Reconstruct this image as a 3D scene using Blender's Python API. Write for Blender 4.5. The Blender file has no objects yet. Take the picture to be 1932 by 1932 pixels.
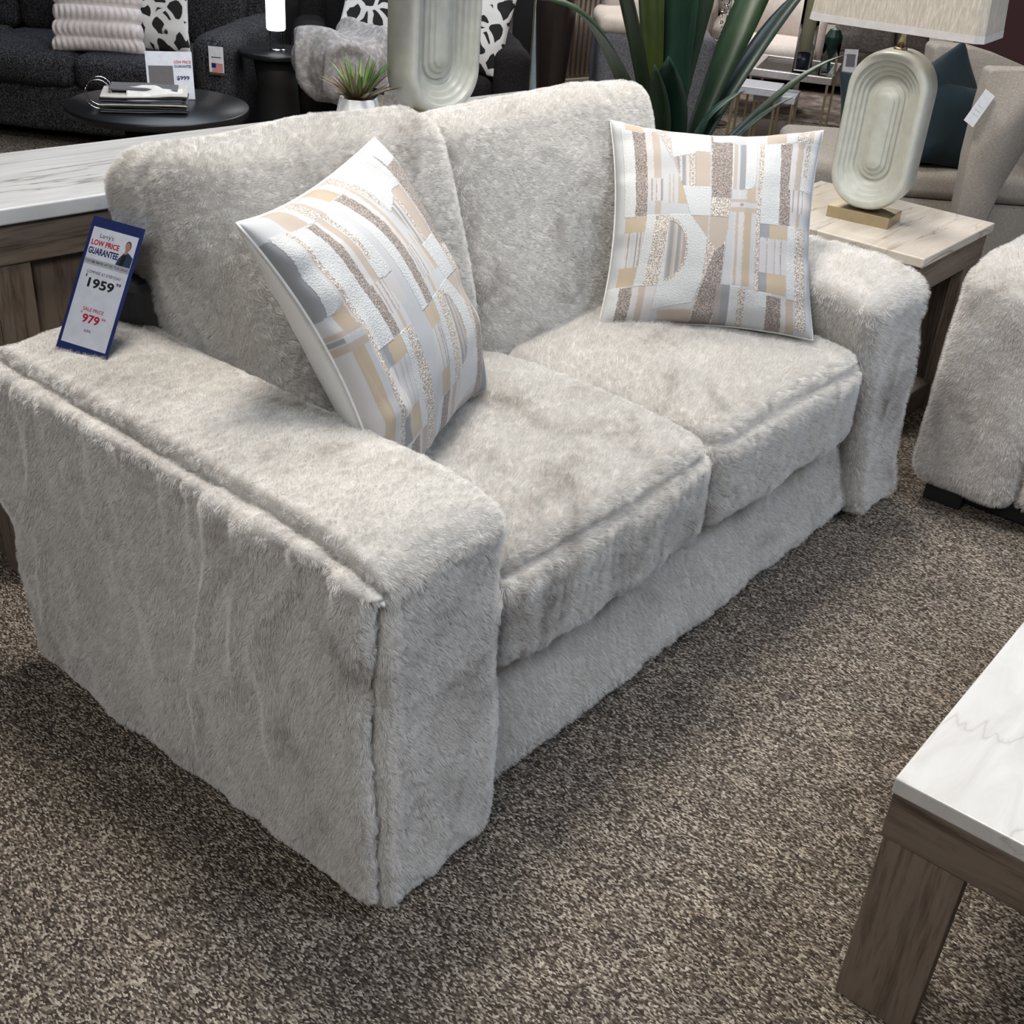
import bpy, bmesh, math, random
import numpy as np
from mathutils import Vector, Matrix, Euler

D = bpy.data
COL = bpy.context.scene.collection
SC = bpy.context.scene
rnd = random.Random(7)
PI = math.pi

# ------------------------------------------------------------------ camera
cam_d = D.cameras.new('camera')
cam = D.objects.new('camera', cam_d)
COL.objects.link(cam)
SC.camera = cam
YAW, PITCH, ROLL, FPX = 0.657771, -0.530478, 0.0785747, 2200.5
f_ = Vector((math.cos(PITCH)*math.cos(YAW), math.cos(PITCH)*math.sin(YAW), math.sin(PITCH)))
r_ = f_.cross(Vector((0, 0, 1))).normalized()
u_ = r_.cross(f_)
r2 = r_*math.cos(ROLL) + u_*math.sin(ROLL)
u2 = -r_*math.sin(ROLL) + u_*math.cos(ROLL)
M3 = Matrix((r2, u2, -f_)).transposed()
cam.matrix_world = Matrix.Translation((-0.944088, -0.980746, 1.602882)) @ M3.to_4x4()
cam_d.sensor_fit = 'HORIZONTAL'
cam_d.sensor_width = 36.0
cam_d.lens = 36.0*FPX/1932.0
cam_d.clip_start = 0.05
cam_d.clip_end = 60

# ------------------------------------------------------------------ world, lights, exposure
w = D.worlds.new('world'); SC.world = w; w.use_nodes = True
bg = w.node_tree.nodes['Background']
bg.inputs[0].default_value = (0.62, 0.70, 0.85, 1)
bg.inputs[1].default_value = 0.15
SC.view_settings.view_transform = 'Standard'
SC.view_settings.look = 'None'
SC.view_settings.gamma = 1
SC.view_settings.exposure = 0.06
SC.view_settings.use_curve_mapping = False
SC.cycles.max_bounces = 6
SC.cycles.diffuse_bounces = 3
SC.cycles.glossy_bounces = 3
SC.cycles.transmission_bounces = 6
SC.cycles.transparent_max_bounces = 8
SC.cycles.use_denoising = True
try:
    SC.cycles_curves.shape = 'RIBBONS'
    SC.cycles_curves.subdivisions = 2
except Exception:
    pass

def area(loc, target, sx, sy, power, color):
    l = D.lights.new('ceiling_light', 'AREA'); l.shape = 'RECTANGLE'
    l.size = sx; l.size_y = sy; l.energy = power; l.color = color
    o = D.objects.new('ceiling_light', l); COL.objects.link(o)
    o.location = loc
    d = Vector(target) - Vector(loc)
    o.rotation_euler = d.to_track_quat('-Z', 'Y').to_euler()
    return o

WARM = (1.0, 0.94, 0.86); COOL = (0.76, 0.86, 1.0); NEUT = (1.0, 0.98, 0.95)
area((0.7, 0.8, 3.4), (0.8, 0.4, 0), 0.7, 0.7, 88, WARM)
area((2.6, 1.4, 3.4), (2.2, 0.6, 0), 0.8, 0.8, 66, WARM)
area((1.5, -1.9, 3.4), (0.9, -0.2, 0.2), 1.8, 1.8, 104, COOL)
area((-2.2, -0.8, 3.3), (0.0, 0.3, 0.3), 1.6, 1.6, 78, NEUT)
area((3.2, 4.2, 3.4), (3.2, 4.2, 0), 2.0, 2.0, 60, COOL)
area((7.0, 3.4, 3.4), (6.4, 3.0, 0), 2.0, 2.0, 120, NEUT)

# ------------------------------------------------------------------ helpers
def link(name, me, mat=None, parent=None, smooth=True):
    o = D.objects.new(name, me); COL.objects.link(o)
    if mat is not None:
        for m in (mat if isinstance(mat, (list, tuple)) else [mat]):
            me.materials.append(m)
    if smooth and len(me.polygons):
        me.polygons.foreach_set('use_smooth', [True]*len(me.polygons))
    if parent is not None:
        o.parent = parent
        o.matrix_parent_inverse = parent.matrix_world.inverted()
    return o

def tag(o, label=None, cat=None, group=None, kind=None):
    if label: o['label'] = label
    if cat: o['category'] = cat
    if group: o['group'] = group
    if kind: o['kind'] = kind
    return o

def thing(name, label, cat, loc=(0, 0, 0), rz=0.0, group=None):
    o = D.objects.new(name, None); COL.objects.link(o)
    o.empty_display_size = 0.05
    o.location = loc; o.rotation_euler = (0, 0, rz)
    o.matrix_world = Matrix.Translation(loc) @ Matrix.Rotation(rz, 4, 'Z')
    return tag(o, label, cat, group)

def mesh_np(name, V, F):
    me = D.meshes.new(name)
    V = np.asarray(V, np.float32); F = np.asarray(F, np.int32)
    n, k = F.shape
    me.vertices.add(len(V)); me.vertices.foreach_set('co', V.ravel())
    me.loops.add(n*k); me.loops.foreach_set('vertex_index', F.ravel())
    me.polygons.add(n)
    me.polygons.foreach_set('loop_start', np.arange(0, n*k, k, dtype=np.int32))
    me.polygons.foreach_set('loop_total', np.full(n, k, np.int32))
    me.update(calc_edges=True); me.validate()
    return me

def hashn(ix, iy, iz, seed):
    h = (ix.astype(np.int64)*374761393 + iy.astype(np.int64)*668265263 + iz.astype(np.int64)*2147483647 + seed*1274126177) & 0xffffffff
    h = ((h ^ (h >> 13))*1274126177) & 0xffffffff
    h = ((h ^ (h >> 16))*2246822519) & 0xffffffff
    return (h ^ (h >> 15)).astype(np.float64)/4294967295.0*2-1

def noise(P, scale=1.0, seed=0):
    """smooth value noise, -1..1; scale may be a 3-vector of frequencies"""
    Q = np.asarray(P, np.float64)*np.asarray(scale) + 100.0
    I = np.floor(Q).astype(np.int64); T = Q-I; T = T*T*(3-2*T)
    out = 0
    for dx in (0, 1):
        for dy in (0, 1):
            for dz in (0, 1):
                wgt = (T[:, 0] if dx else 1-T[:, 0])*(T[:, 1] if dy else 1-T[:, 1])*(T[:, 2] if dz else 1-T[:, 2])
                out = out + wgt*hashn(I[:, 0]+dx, I[:, 1]+dy, I[:, 2]+dz, seed)
    return out

def ridged(P, scale, seed):
    n = noise(P, scale, seed)
    return 1-np.minimum(1, np.abs(n)*3.0)

def axis_samples(h, r, step, arc=5):
    th = [math.tan(PI/4*i/arc) for i in range(1, arc+1)]
    flat = max(1, int(round(2*(h-r)/step)))
    a = [-(h-r)+2*(h-r)*i/flat for i in range(flat+1)]
    return np.array([-(h-r)-r*t for t in reversed(th)] + a + [(h-r)+r*t for t in th])

def rbox(hx, hy, hz, r, step, arc=5):
    """rounded box as numpy verts, normals, quads; local coordinates centred on 0"""
    A = [axis_samples(h, min(r, h*0.98), step, arc) for h in (hx, hy, hz)]
    idx = {}; V = []; F = []
    n = [len(a) for a in A]
    def vid(i, j, k):
        key = (i, j, k)
        if key not in idx:
            idx[key] = len(V); V.append((A[0][i], A[1][j], A[2][k]))
        return idx[key]
    for ax in range(3):
        b, c = (ax+1) % 3, (ax+2) % 3
        for side in (0, n[ax]-1):
            for i in range(n[b]-1):
                for j in range(n[c]-1):
                    q = []
                    for (di, dj) in ((0, 0), (1, 0), (1, 1), (0, 1)):
                        t = [0, 0, 0]; t[ax] = side; t[b] = i+di; t[c] = j+dj
                        q.append(vid(*t))
                    F.append(q if side else q[::-1])
    V = np.array(V); inner = np.array([hx, hy, hz]) - np.minimum(r, np.array([hx, hy, hz])*0.98)
    C = np.clip(V, -inner, inner); d = V-C
    L = np.linalg.norm(d, axis=1, keepdims=True); L[L == 0] = 1
    N = d/L
    return C + N*np.minimum(r, np.array([hx, hy, hz])*0.98), N, np.array(F)

def bm_obj(name, bm, mat, parent=None, smooth=False, bevel=0.0, seg=2):
    if bevel > 0:
        bmesh.ops.bevel(bm, geom=list(bm.edges), offset=bevel, segments=seg, profile=0.5, affect='EDGES', clamp_overlap=True)
    bmesh.ops.recalc_face_normals(bm, faces=bm.faces)
    me = D.meshes.new(name); bm.to_mesh(me); bm.free()
    return link(name, me, mat, parent, smooth)

def box_bm(bm, c, s, rot=None):
    m = Matrix.Translation(c)
    if rot is not None: m = m @ (rot if isinstance(rot, Matrix) else Euler(rot).to_matrix().to_4x4())
    m = m @ Matrix.Diagonal((s[0], s[1], s[2], 1))
    return bmesh.ops.create_cube(bm, size=1, matrix=m)['verts']

def box(name, c, s, mat, parent=None, bevel=0.003, rot=None, seg=2):
    bm = bmesh.new(); box_bm(bm, c, s, rot)
    return bm_obj(name, bm, mat, parent, False, bevel, seg)

# ------------------------------------------------------------------ materials
def nodes(name):
    m = D.materials.new(name); m.use_nodes = True
    nt = m.node_tree; b = nt.nodes['Principled BSDF']
    return m, nt, b
def N_(nt, t, **k):
    n = nt.nodes.new(t)
    for a, v in k.items():
        if a.startswith('i_'):
            key = a[2:]
            n.inputs[int(key) if key.isdigit() else key].default_value = v
        else: setattr(n, a, v)
    return n
def ramp(nt, pts, inp):
    r = nt.nodes.new('ShaderNodeValToRGB'); e = r.color_ramp.elements
    while len(e) < len(pts): e.new(0.5)
    for k, (p, c) in enumerate(pts):
        e[k].position = p; e[k].color = (*c, 1)
    nt.links.new(inp, r.inputs[0]); return r
def coords(nt, scale=(1, 1, 1), rot=(0, 0, 0), kind='Object'):
    tc = nt.nodes.new('ShaderNodeTexCoord'); mp = nt.nodes.new('ShaderNodeMapping')
    mp.inputs['Scale'].default_value = scale; mp.inputs['Rotation'].default_value = rot
    nt.links.new(tc.outputs[kind], mp.inputs[0]); return mp.outputs[0]
def noise_tex(nt, vec, scale, detail=3, rough=0.5, dist=0.0):
    n = nt.nodes.new('ShaderNodeTexNoise')
    n.inputs['Scale'].default_value = scale; n.inputs['Detail'].default_value = detail
    n.inputs['Roughness'].default_value = rough; n.inputs['Distortion'].default_value = dist
    nt.links.new(vec, n.inputs['Vector']); return n
def bump(nt, b, height, strength=0.3, dist=0.01):
    bp = nt.nodes.new('ShaderNodeBump'); bp.inputs['Strength'].default_value = strength
    bp.inputs['Distance'].default_value = dist
    nt.links.new(height, bp.inputs['Height']); nt.links.new(bp.outputs[0], b.inputs['Normal'])
def plain(name, col, rough=0.6, metal=0.0, **kw):
    m, nt, b = nodes(name)
    v = coords(nt); n = noise_tex(nt, v, 40, 2)
    c0 = tuple(max(0, x*0.93) for x in col); c1 = tuple(min(1, x*1.06) for x in col)
    r = ramp(nt, [(0.3, c0), (0.7, c1)], n.outputs['Fac'])
    nt.links.new(r.outputs[0], b.inputs['Base Color'])
    b.inputs['Roughness'].default_value = rough; b.inputs['Metallic'].default_value = metal
    for k, x in kw.items(): b.inputs[k.replace('_', ' ')].default_value = x
    return m

def fur_material():
    m, nt, b = nodes('faux_fur')
    v = coords(nt)
    n1 = noise_tex(nt, v, 3.0, 4, 0.6, 1.2)
    n2 = noise_tex(nt, v, 15, 3, 0.6, 0.6)
    mx = N_(nt, 'ShaderNodeMath', operation='MULTIPLY_ADD'); mx.inputs[1].default_value = 0.35
    nt.links.new(n2.outputs['Fac'], mx.inputs[0]); nt.links.new(n1.outputs['Fac'], mx.inputs[2])
    r = ramp(nt, [(0.40, (0.42, 0.395, 0.37)), (0.51, (0.70, 0.68, 0.66)), (0.62, (0.85, 0.84, 0.825)), (0.88, (0.91, 0.905, 0.89))], mx.outputs[0])
    hi = N_(nt, 'ShaderNodeHairInfo')
    rr = ramp(nt, [(0.0, (0.52, 0.50, 0.48)), (0.5, (0.95, 0.95, 0.95)), (1.0, (1.15, 1.15, 1.15))], hi.outputs['Random'])
    mm = N_(nt, 'ShaderNodeMix', data_type='RGBA', blend_type='MULTIPLY'); mm.inputs[0].default_value = 1
    nt.links.new(r.outputs[0], mm.inputs[6]); nt.links.new(rr.outputs[0], mm.inputs[7])
    nt.links.new(mm.outputs[2], b.inputs['Base Color'])
    b.inputs['Roughness'].default_value = 0.7
    b.inputs['Specular IOR Level'].default_value = 0.3
    return m
FUR = fur_material()

def add_fur(o, count, child, length=0.009, nap=(0, 0, 0), seed=1, rough=0.0016, radius=0.00022, rand=0.0006):
    """short plush pile growing out of the upholstery surface"""
    md = o.modifiers.new('fur', 'PARTICLE_SYSTEM')
    ps = md.particle_system; st = ps.settings
    st.type = 'HAIR'; st.count = count; st.hair_length = length; st.hair_step = 3
    st.emit_from = 'FACE'; st.use_emit_random = True; st.distribution = 'RAND'; ps.seed = seed
    st.use_advanced_hair = True
    st.normal_factor = length/4
    st.object_align_factor = nap
    st.factor_random = rand
    st.child_type = 'INTERPOLATED'; st.child_percent = 1; st.rendered_child_count = child
    st.clump_factor = 0.15
    st.roughness_1 = rough; st.roughness_1_size = 0.01
    st.roughness_2 = rough; st.roughness_2_size = 0.3
    st.roughness_endpoint = rough
    st.root_radius = 1.0; st.tip_radius = 0.35; st.radius_scale = radius
    st.display_step = 2; st.render_step = 2
    return st

CAMLOC = Vector((-0.944088, -0.980746, 1.602882))
def at(px, py, **k):
    """world point where the sight line of a photo pixel meets a plane x=, y= or z="""
    d = f_ + r2*((px-966)/FPX) - u2*((py-966)/FPX)
    (a, v), = k.items(); ax = 'xyz'.index(a)
    return CAMLOC + d*((v-CAMLOC[ax])/d[ax])

def wood_material(name, c0, c1, vec_scale=(3, 3, 40), rot=(0, 0, 0)):
    m, nt, b = nodes(name)
    v = coords(nt, vec_scale, rot)
    n = noise_tex(nt, v, 1.0, 6, 0.65, 0.8)
    n2 = noise_tex(nt, coords(nt, tuple(x*6 for x in vec_scale), rot), 1.0, 3, 0.6)
    mx = N_(nt, 'ShaderNodeMath', operation='MULTIPLY_ADD'); mx.inputs[1].default_value = 0.4
    nt.links.new(n2.outputs['Fac'], mx.inputs[0]); nt.links.new(n.outputs['Fac'], mx.inputs[2])
    mid = tuple((a+d)/2 for a, d in zip(c0, c1))
    r = ramp(nt, [(0.5, c0), (0.62, mid), (0.72, c1), (0.9, tuple(min(1, x*1.12) for x in c1))], mx.outputs[0])
    nt.links.new(r.outputs[0], b.inputs['Base Color'])
    b.inputs['Roughness'].default_value = 0.5
    bump(nt, b, mx.outputs[0], 0.25, 0.002)
    return m
# grain runs along the axis with the small scale number
WOOD_X = wood_material('grey_brown_oak_lengthwise', (0.060, 0.042, 0.030), (0.16, 0.125, 0.10), (2.5, 40, 40))
WOOD_Y = wood_material('grey_brown_oak_crosswise', (0.060, 0.042, 0.030), (0.16, 0.125, 0.10), (40, 2.5, 40))
WOOD_Z = wood_material('grey_brown_oak_upright', (0.070, 0.050, 0.037), (0.18, 0.14, 0.11), (30, 30, 2.5))

def marble_material(name, base, vein, seed=0.0, rot=(0, 0, 0.3), scale=(1.2, 6, 3), vw=0.005, fq=1.3):
    m, nt, b = nodes(name)
    v = coords(nt, scale, rot)
    n = noise_tex(nt, v, fq, 5, 0.52, 1.2)
    sb = N_(nt, 'ShaderNodeMath', operation='SUBTRACT'); sb.inputs[1].default_value = 0.5+seed
    ab = N_(nt, 'ShaderNodeMath', operation='ABSOLUTE')
    nt.links.new(n.outputs['Fac'], sb.inputs[0]); nt.links.new(sb.outputs[0], ab.inputs[0])
    r = ramp(nt, [(0.0, vein), (vw, tuple((a+2*c)/3 for a, c in zip(vein, base))), (vw*4, base), (1.0, base)], ab.outputs[0])
    n3 = noise_tex(nt, coords(nt, (2, 9, 2), rot), 2.0, 5, 0.6, 1.0)
    r3 = ramp(nt, [(0.35, (0.86, 0.85, 0.83)), (0.62, (1, 1, 1))], n3.outputs['Fac'])
    mm = N_(nt, 'ShaderNodeMix', data_type='RGBA', blend_type='MULTIPLY'); mm.inputs[0].default_value = 1
    nt.links.new(r.outputs[0], mm.inputs[6]); nt.links.new(r3.outputs[0], mm.inputs[7])
    nt.links.new(mm.outputs[2], b.inputs['Base Color'])
    b.inputs['Roughness'].default_value = 0.16
    b.inputs['Coat Weight'].default_value = 0.3
    return m
MARBLE = marble_material('white_marble', (0.60, 0.59, 0.58), (0.48, 0.46, 0.44), 0.06, (0, 0, -0.5), (0.9, 2.2, 2), 0.003, 1.0)
MARBLE_WARM = marble_material('cream_marble', (0.66, 0.60, 0.53), (0.30, 0.25, 0.20), 0.02, (0, 0, 1.45), (0.8, 6, 3), 0.004)
MARBLE_GREY = marble_material('grey_veined_marble', (0.50, 0.51, 0.53), (0.22, 0.21, 0.21), -0.02, (0, 0, 0.05), (0.6, 8, 3), 0.006)

def carpet_material():
    m, nt, b = nodes('loop_pile_carpet')
    v = coords(nt, (400, 180, 185), (0, 0, -0.12))
    dn = noise_tex(nt, coords(nt), 60, 2, 0.5)
    vo = N_(nt, 'ShaderNodeTexVoronoi'); vo.inputs['Scale'].default_value = 1.0; vo.inputs['Randomness'].default_value = 0.85
    ad = N_(nt, 'ShaderNodeVectorMath', operation='MULTIPLY_ADD'); ad.inputs[1].default_value = (0.8, 0.8, 0.8)
    nt.links.new(dn.outputs['Color'], ad.inputs[0]); nt.links.new(v, ad.inputs[2])
    nt.links.new(ad.outputs[0], vo.inputs['Vector'])
    sep = N_(nt, 'ShaderNodeSeparateColor'); nt.links.new(vo.outputs['Color'], sep.inputs[0])
    r = ramp(nt, [(0.0, (0.040, 0.034, 0.031)), (0.30, (0.080, 0.066, 0.057)), (0.55, (0.165, 0.138, 0.113)), (0.78, (0.32, 0.28, 0.235)), (1.0, (0.58, 0.53, 0.46))], sep.outputs[0])
    # larger blotches of heathered yarn
    n2 = noise_tex(nt, coords(nt), 9, 4, 0.6)
    r2_ = ramp(nt, [(0.3, (0.80, 0.80, 0.80)), (0.7, (1.12, 1.08, 1.04))], n2.outputs['Fac'])
    mm = N_(nt, 'ShaderNodeMix', data_type='RGBA', blend_type='MULTIPLY'); mm.inputs[0].default_value = 1
    nt.links.new(r.outputs[0], mm.inputs[6]); nt.links.new(r2_.outputs[0], mm.inputs[7])
    nt.links.new(mm.outputs[2], b.inputs['Base Color'])
    b.inputs['Roughness'].default_value = 0.95
    b.inputs['Specular IOR Level'].default_value = 0.1
    inv = N_(nt, 'ShaderNodeMath', operation='SUBTRACT'); inv.inputs[0].default_value = 1.0
    nt.links.new(vo.outputs['Distance'], inv.inputs[1])
    bump(nt, b, inv.outputs[0], 1.0, 0.004)
    return m
CARPET = carpet_material()

def tweed_material(name, c0, c1, scale=260, rough=0.9, stretch=(1, 1, 1)):
    m, nt, b = nodes(name)
    v = coords(nt, stretch)
    n = noise_tex(nt, v, scale, 2, 0.7)
    r = ramp(nt, [(0.40, c0), (0.58, tuple((a+c)/2 for a, c in zip(c0, c1))), (0.70, c1)], n.outputs['Fac'])
    nt.links.new(r.outputs[0], b.inputs['Base Color'])
    b.inputs['Roughness'].default_value = rough
    b.inputs['Specular IOR Level'].default_value = 0.2
    bump(nt, b, n.outputs['Fac'], 0.5, 0.003)
    return m
BLACK_TWEED = tweed_material('black_tweed', (0.006, 0.006, 0.008), (0.10, 0.10, 0.11), 130)
BLACK_CLOTH = tweed_material('black_cloth', (0.008, 0.007, 0.008), (0.03, 0.027, 0.028), 200)
LINEN = tweed_material('oatmeal_linen', (0.30, 0.27, 0.24), (0.50, 0.46, 0.41), 120, 0.9, (1, 1, 5))
BEIGE = tweed_material('beige_weave', (0.30, 0.26, 0.23), (0.42, 0.37, 0.33), 90)
GREY_WEAVE = tweed_material('grey_weave', (0.10, 0.10, 0.11), (0.22, 0.22, 0.24), 120)
CREAM = plain('cream_boucle', (0.62, 0.53, 0.46), 0.9)
BLACKP = plain('black_lacquer', (0.012, 0.012, 0.014), 0.35)
BLACKM = plain('matt_black', (0.008, 0.008, 0.009), 0.7)
NAVY = plain('dark_navy_gloss', (0.006, 0.011, 0.025), 0.3)
CERAMIC = plain('sage_grey_ceramic', (0.50, 0.51, 0.46), 0.32)
BRASS = plain('brushed_brass', (0.50, 0.42, 0.28), 0.35, 1.0)
CHROME = plain('chrome', (0.75, 0.76, 0.78), 0.15, 1.0)
SILVER = plain('brushed_silver_frame', (0.60, 0.56, 0.55), 0.3, 0.8)
SHADE = tweed_material('linen_lampshade', (0.42, 0.38, 0.32), (0.60, 0.55, 0.48), 160, 0.9, (1, 1, 0.15))
SHADE_TRIM = plain('lampshade_trim', (0.52, 0.50, 0.49), 0.8)
POTWHITE = plain('white_glazed_pot', (0.66, 0.67, 0.68), 0.4)
TEAL = plain('teal_velvet', (0.002, 0.014, 0.022), 0.9, 0, Sheen_Weight=0.08)
PAPER = plain('white_paper', (0.80, 0.81, 0.85), 0.5)
BLUECARD = plain('blue_card', (0.022, 0.035, 0.14), 0.4)
INKBLACK = plain('black_ink', (0.01, 0.01, 0.012), 0.6)
INKRED = plain('red_ink', (0.55, 0.008, 0.03), 0.6)
INKNAVY = plain('navy_ink', (0.01, 0.02, 0.11), 0.6)
BAND = plain('grey_band', (0.50, 0.51, 0.54), 0.5)
MAROON = plain('maroon_wall_paint', (0.035, 0.006, 0.010), 0.7)
GREYWALL = plain('charcoal_wall_paint', (0.03, 0.03, 0.035), 0.8)
CEIL = plain('dark_ceiling', (0.10, 0.10, 0.11), 0.9)
def glass_material(name, tint=(1, 1, 1), rough=0.02, ior=1.2):
    """solid refracting glass"""
    m, nt, b = nodes(name)
    b.inputs['Base Color'].default_value = (*tint, 1)
    b.inputs['Transmission Weight'].default_value = 1.0
    b.inputs['Roughness'].default_value = rough; b.inputs['IOR'].default_value = ior
    return m
def thin_glass(name, tint=(0.96, 0.98, 1.0), refl=0.12):
    """thin clear pane: lets light straight through, mirrors a little"""
    m = D.materials.new(name); m.use_nodes = True; nt = m.node_tree; nt.nodes.clear()
    o = N_(nt, 'ShaderNodeOutputMaterial'); mix = N_(nt, 'ShaderNodeMixShader')
    t = N_(nt, 'ShaderNodeBsdfTransparent'); g = N_(nt, 'ShaderNodeBsdfGlossy')
    t.inputs[0].default_value = (*tint, 1); g.inputs['Roughness'].default_value = 0.03
    lw_ = N_(nt, 'ShaderNodeLayerWeight'); lw_.inputs[0].default_value = refl
    nt.links.new(lw_.outputs['Fresnel'], mix.inputs[0]); nt.links.new(t.outputs[0], mix.inputs[1]); nt.links.new(g.outputs[0], mix.inputs[2])
    nt.links.new(mix.outputs[0], o.inputs[0])
    return m
GLASS = thin_glass('clear_glass', (0.93, 0.96, 0.97), 0.07)
ACRYL = thin_glass('clear_acrylic', (0.97, 0.98, 1.0), 0.10)
def glow(name, col, strength):
    m, nt, b = nodes(name)
    b.inputs['Base Color'].default_value = (*col, 1)
    b.inputs['Emission Color'].default_value = (*col, 1)
    b.inputs['Emission Strength'].default_value = strength
    return m
GLOW_LAMP = glow('glowing_lamp_shade', (0.95, 0.98, 1.0), 2.0)

# ================================================================== the setting
tag(box('floor', (4.0, 3.0, -0.05), (16, 16, 0.1), CARPET, None, 0), kind='structure')
tag(box('ceiling', (4.0, 3.0, 3.65), (16, 16, 0.1), CEIL, None, 0), kind='structure')
tag(box('wall_back', (4.0, 10.95, 1.8), (16, 0.1, 3.6), GREYWALL, None, 0), kind='structure')
tag(box('wall_left', (-3.95, 3.0, 1.8), (0.1, 16, 3.6), GREYWALL, None, 0), kind='structure')
tag(box('wall_front', (4.0, -4.95, 1.8), (16, 0.1, 3.6), GREYWALL, None, 0), kind='structure')
tag(box('wall_right', (11.95, 3.0, 1.8), (0.1, 16, 3.6), GREYWALL, None, 0), kind='structure')
tag(box('wall_partition', (5.75, -1.72, 1.8), (0.12, 6.3, 3.6), MAROON, None, 0.004), kind='structure')

# ================================================================== faux fur loveseat
def groove(dist, wd, depth):
    """a stitched seam: narrow valley with soft swollen lips"""
    return -depth*np.exp(-(dist/wd)**2) + 0.18*depth*np.exp(-((np.abs(dist)-2.6*wd)/(1.5*wd))**2)

def fur_block(name, c, h, r, step, parent, disp, xf=None, fur=(4000, 60), nap=(0, 0, 0), length=0.009, seed=1, radius=0.00022, flip=False, mats=None):
    P, N, F = rbox(h[0], h[1], h[2], r, step)
    Pw = P + np.array(c)
    Pw = Pw + N*disp(Pw, P, N)[:, None]
    if xf is not None: Pw = xf(Pw, P)
    if flip: F = F[:, ::-1]
    o = link(name, mesh_np(name, Pw, F), mats or FUR, parent)
    if fur: add_fur(o, fur[0], fur[1], length=length, nap=nap, seed=seed, radius=radius)
    return o

sofa = thing('loveseat', 'light grey faux fur loveseat with two seat cushions and two loose throw pillows', 'sofa', (1.02, 0.5, 0))

def arm_disp(ytop, sd):
    def f(W, P, N):
        x, y, z = W[:, 0], W[:, 1], W[:, 2]
        side = np.clip(-N[:, 0], 0, 1)
        top = np.clip(N[:, 2], 0, 1)
        front = np.clip(-N[:, 1], 0, 1)
        d = 0.004*noise(W, 8, sd)
        d += side*(0.024*ridged(W+0.04*noise(W, 6, sd+8)[:, None]+W[:, [0, 2, 1]]*0.25, (3, 12, 4), sd+1)*np.clip(noise(W, 3, sd+2)+0.5, 0, 1) + 0.016*noise(W, (3, 10, 3.5), sd+3) + 0.007*noise(W, (3, 26, 12), sd+9))
        # gathered puckers under the top seam
        d += side*0.010*np.exp(-np.maximum(0, 0.66-z)/0.09)*noise(W, (5, 42, 6), sd+4)
        d += top*(0.005*noise(W, (5, 7, 5), sd+5) + 0.020*np.clip(1-(P[:, 0]/0.15)**2, 0, 1))
        d += front*(0.009*noise(W, (7, 5, 7), sd+6) + 0.007*ridged(W + 0.3*W[:, [2, 1, 0]], (9, 5, 4), sd+7))
        s1 = np.where((x < 0.09) & (z > 0.62), (np.arctan2(z-0.664, 0.037-x)-math.radians(52))*0.045, 9.0)
        d += groove(s1, 0.009, 0.024) + 0.006*np.exp(-((s1+0.022)/0.014)**2)*(1+0.6*noise(W, (4, 30, 4), sd+12))
        s2 = np.where((y < 0.04) & (z < 0.668), x-0.020, 9.0)
        d += groove(s2, 0.009, 0.020)*np.clip(front*1.5+0.4, 0, 1)
        return d
    return f
def arm_front_round(W, P):
    # the top falls away softly toward the front
    W = W.copy()
    t = np.clip((0.16-W[:, 1])/0.17, 0, 1)*np.clip((W[:, 2]-0.5)/0.2, 0, 1)
    W[:, 2] -= 0.030*t*t
    W[:, 1] -= 0.022*np.clip((0.30-W[:, 2])/0.3, 0, 1)*np.clip((0.25-W[:, 1])/0.25, 0, 1)
    return W
fur_block('arm', (0.152, 0.49, 0.360), (0.158, 0.505, 0.348), 0.042, 0.008, sofa, arm_disp(0, 3), arm_front_round,
          (9000, 90), (0, -0.0006, -0.0007), 0.0075, 1, 0.00027)
def far_arm_xf(W, P):
    W = arm_front_round(W, P)
    z = W[:, 2]; u = W[:, 0]/0.305
    outer = 2.00 + (0.65-z)*0.13; inner = 1.67 + (0.65-z)*0.30
    W[:, 0] = outer + (inner-outer)*u
    return W
fur_block('arm', (0.152, 0.49, 0.366), (0.155, 0.50, 0.338), 0.042, 0.010, sofa, arm_disp(0, 33), far_arm_xf,
          (5000, 60), (0, -0.0006, -0.0007), 0.009, 2, 0.00032, flip=True)

def base_disp(W, P, N):
    fr = np.clip(-N[:, 1], 0, 1)
    return -fr*0.042*np.clip((W[:, 2]-0.05)/0.24, 0, 1) + fr*(0.009*noise(W, (6, 4, 7), 12) + 0.008*ridged(W, (8, 4, 3), 14)*np.clip(noise(W, 3, 15)+0.5, 0, 1)) + 0.003*noise(W, 14, 13)
fur_block('base', (1.09, 0.46, 0.175), (0.80, 0.445, 0.135), 0.035, 0.010, sofa, base_disp, None, (9000, 60), (0, -0.0004, -0.0008), 0.008, 3, 0.00030)
box('back_frame', (1.03, 0.935, 0.43), (1.56, 0.10, 0.76), plain('gap_shade_grey', (0.07, 0.07, 0.075), 0.95), sofa, 0.02)  # back frame coloured dark, painting in the shade of the gap beside the cushion
for fx, fy in ((0.10, 0.08), (1.97, 0.08), (0.10, 0.90), (1.95, 0.90)):
    box('foot', (fx, fy, 0.025), (0.09, 0.09, 0.05), BLACKM, sofa, 0.004)

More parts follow.
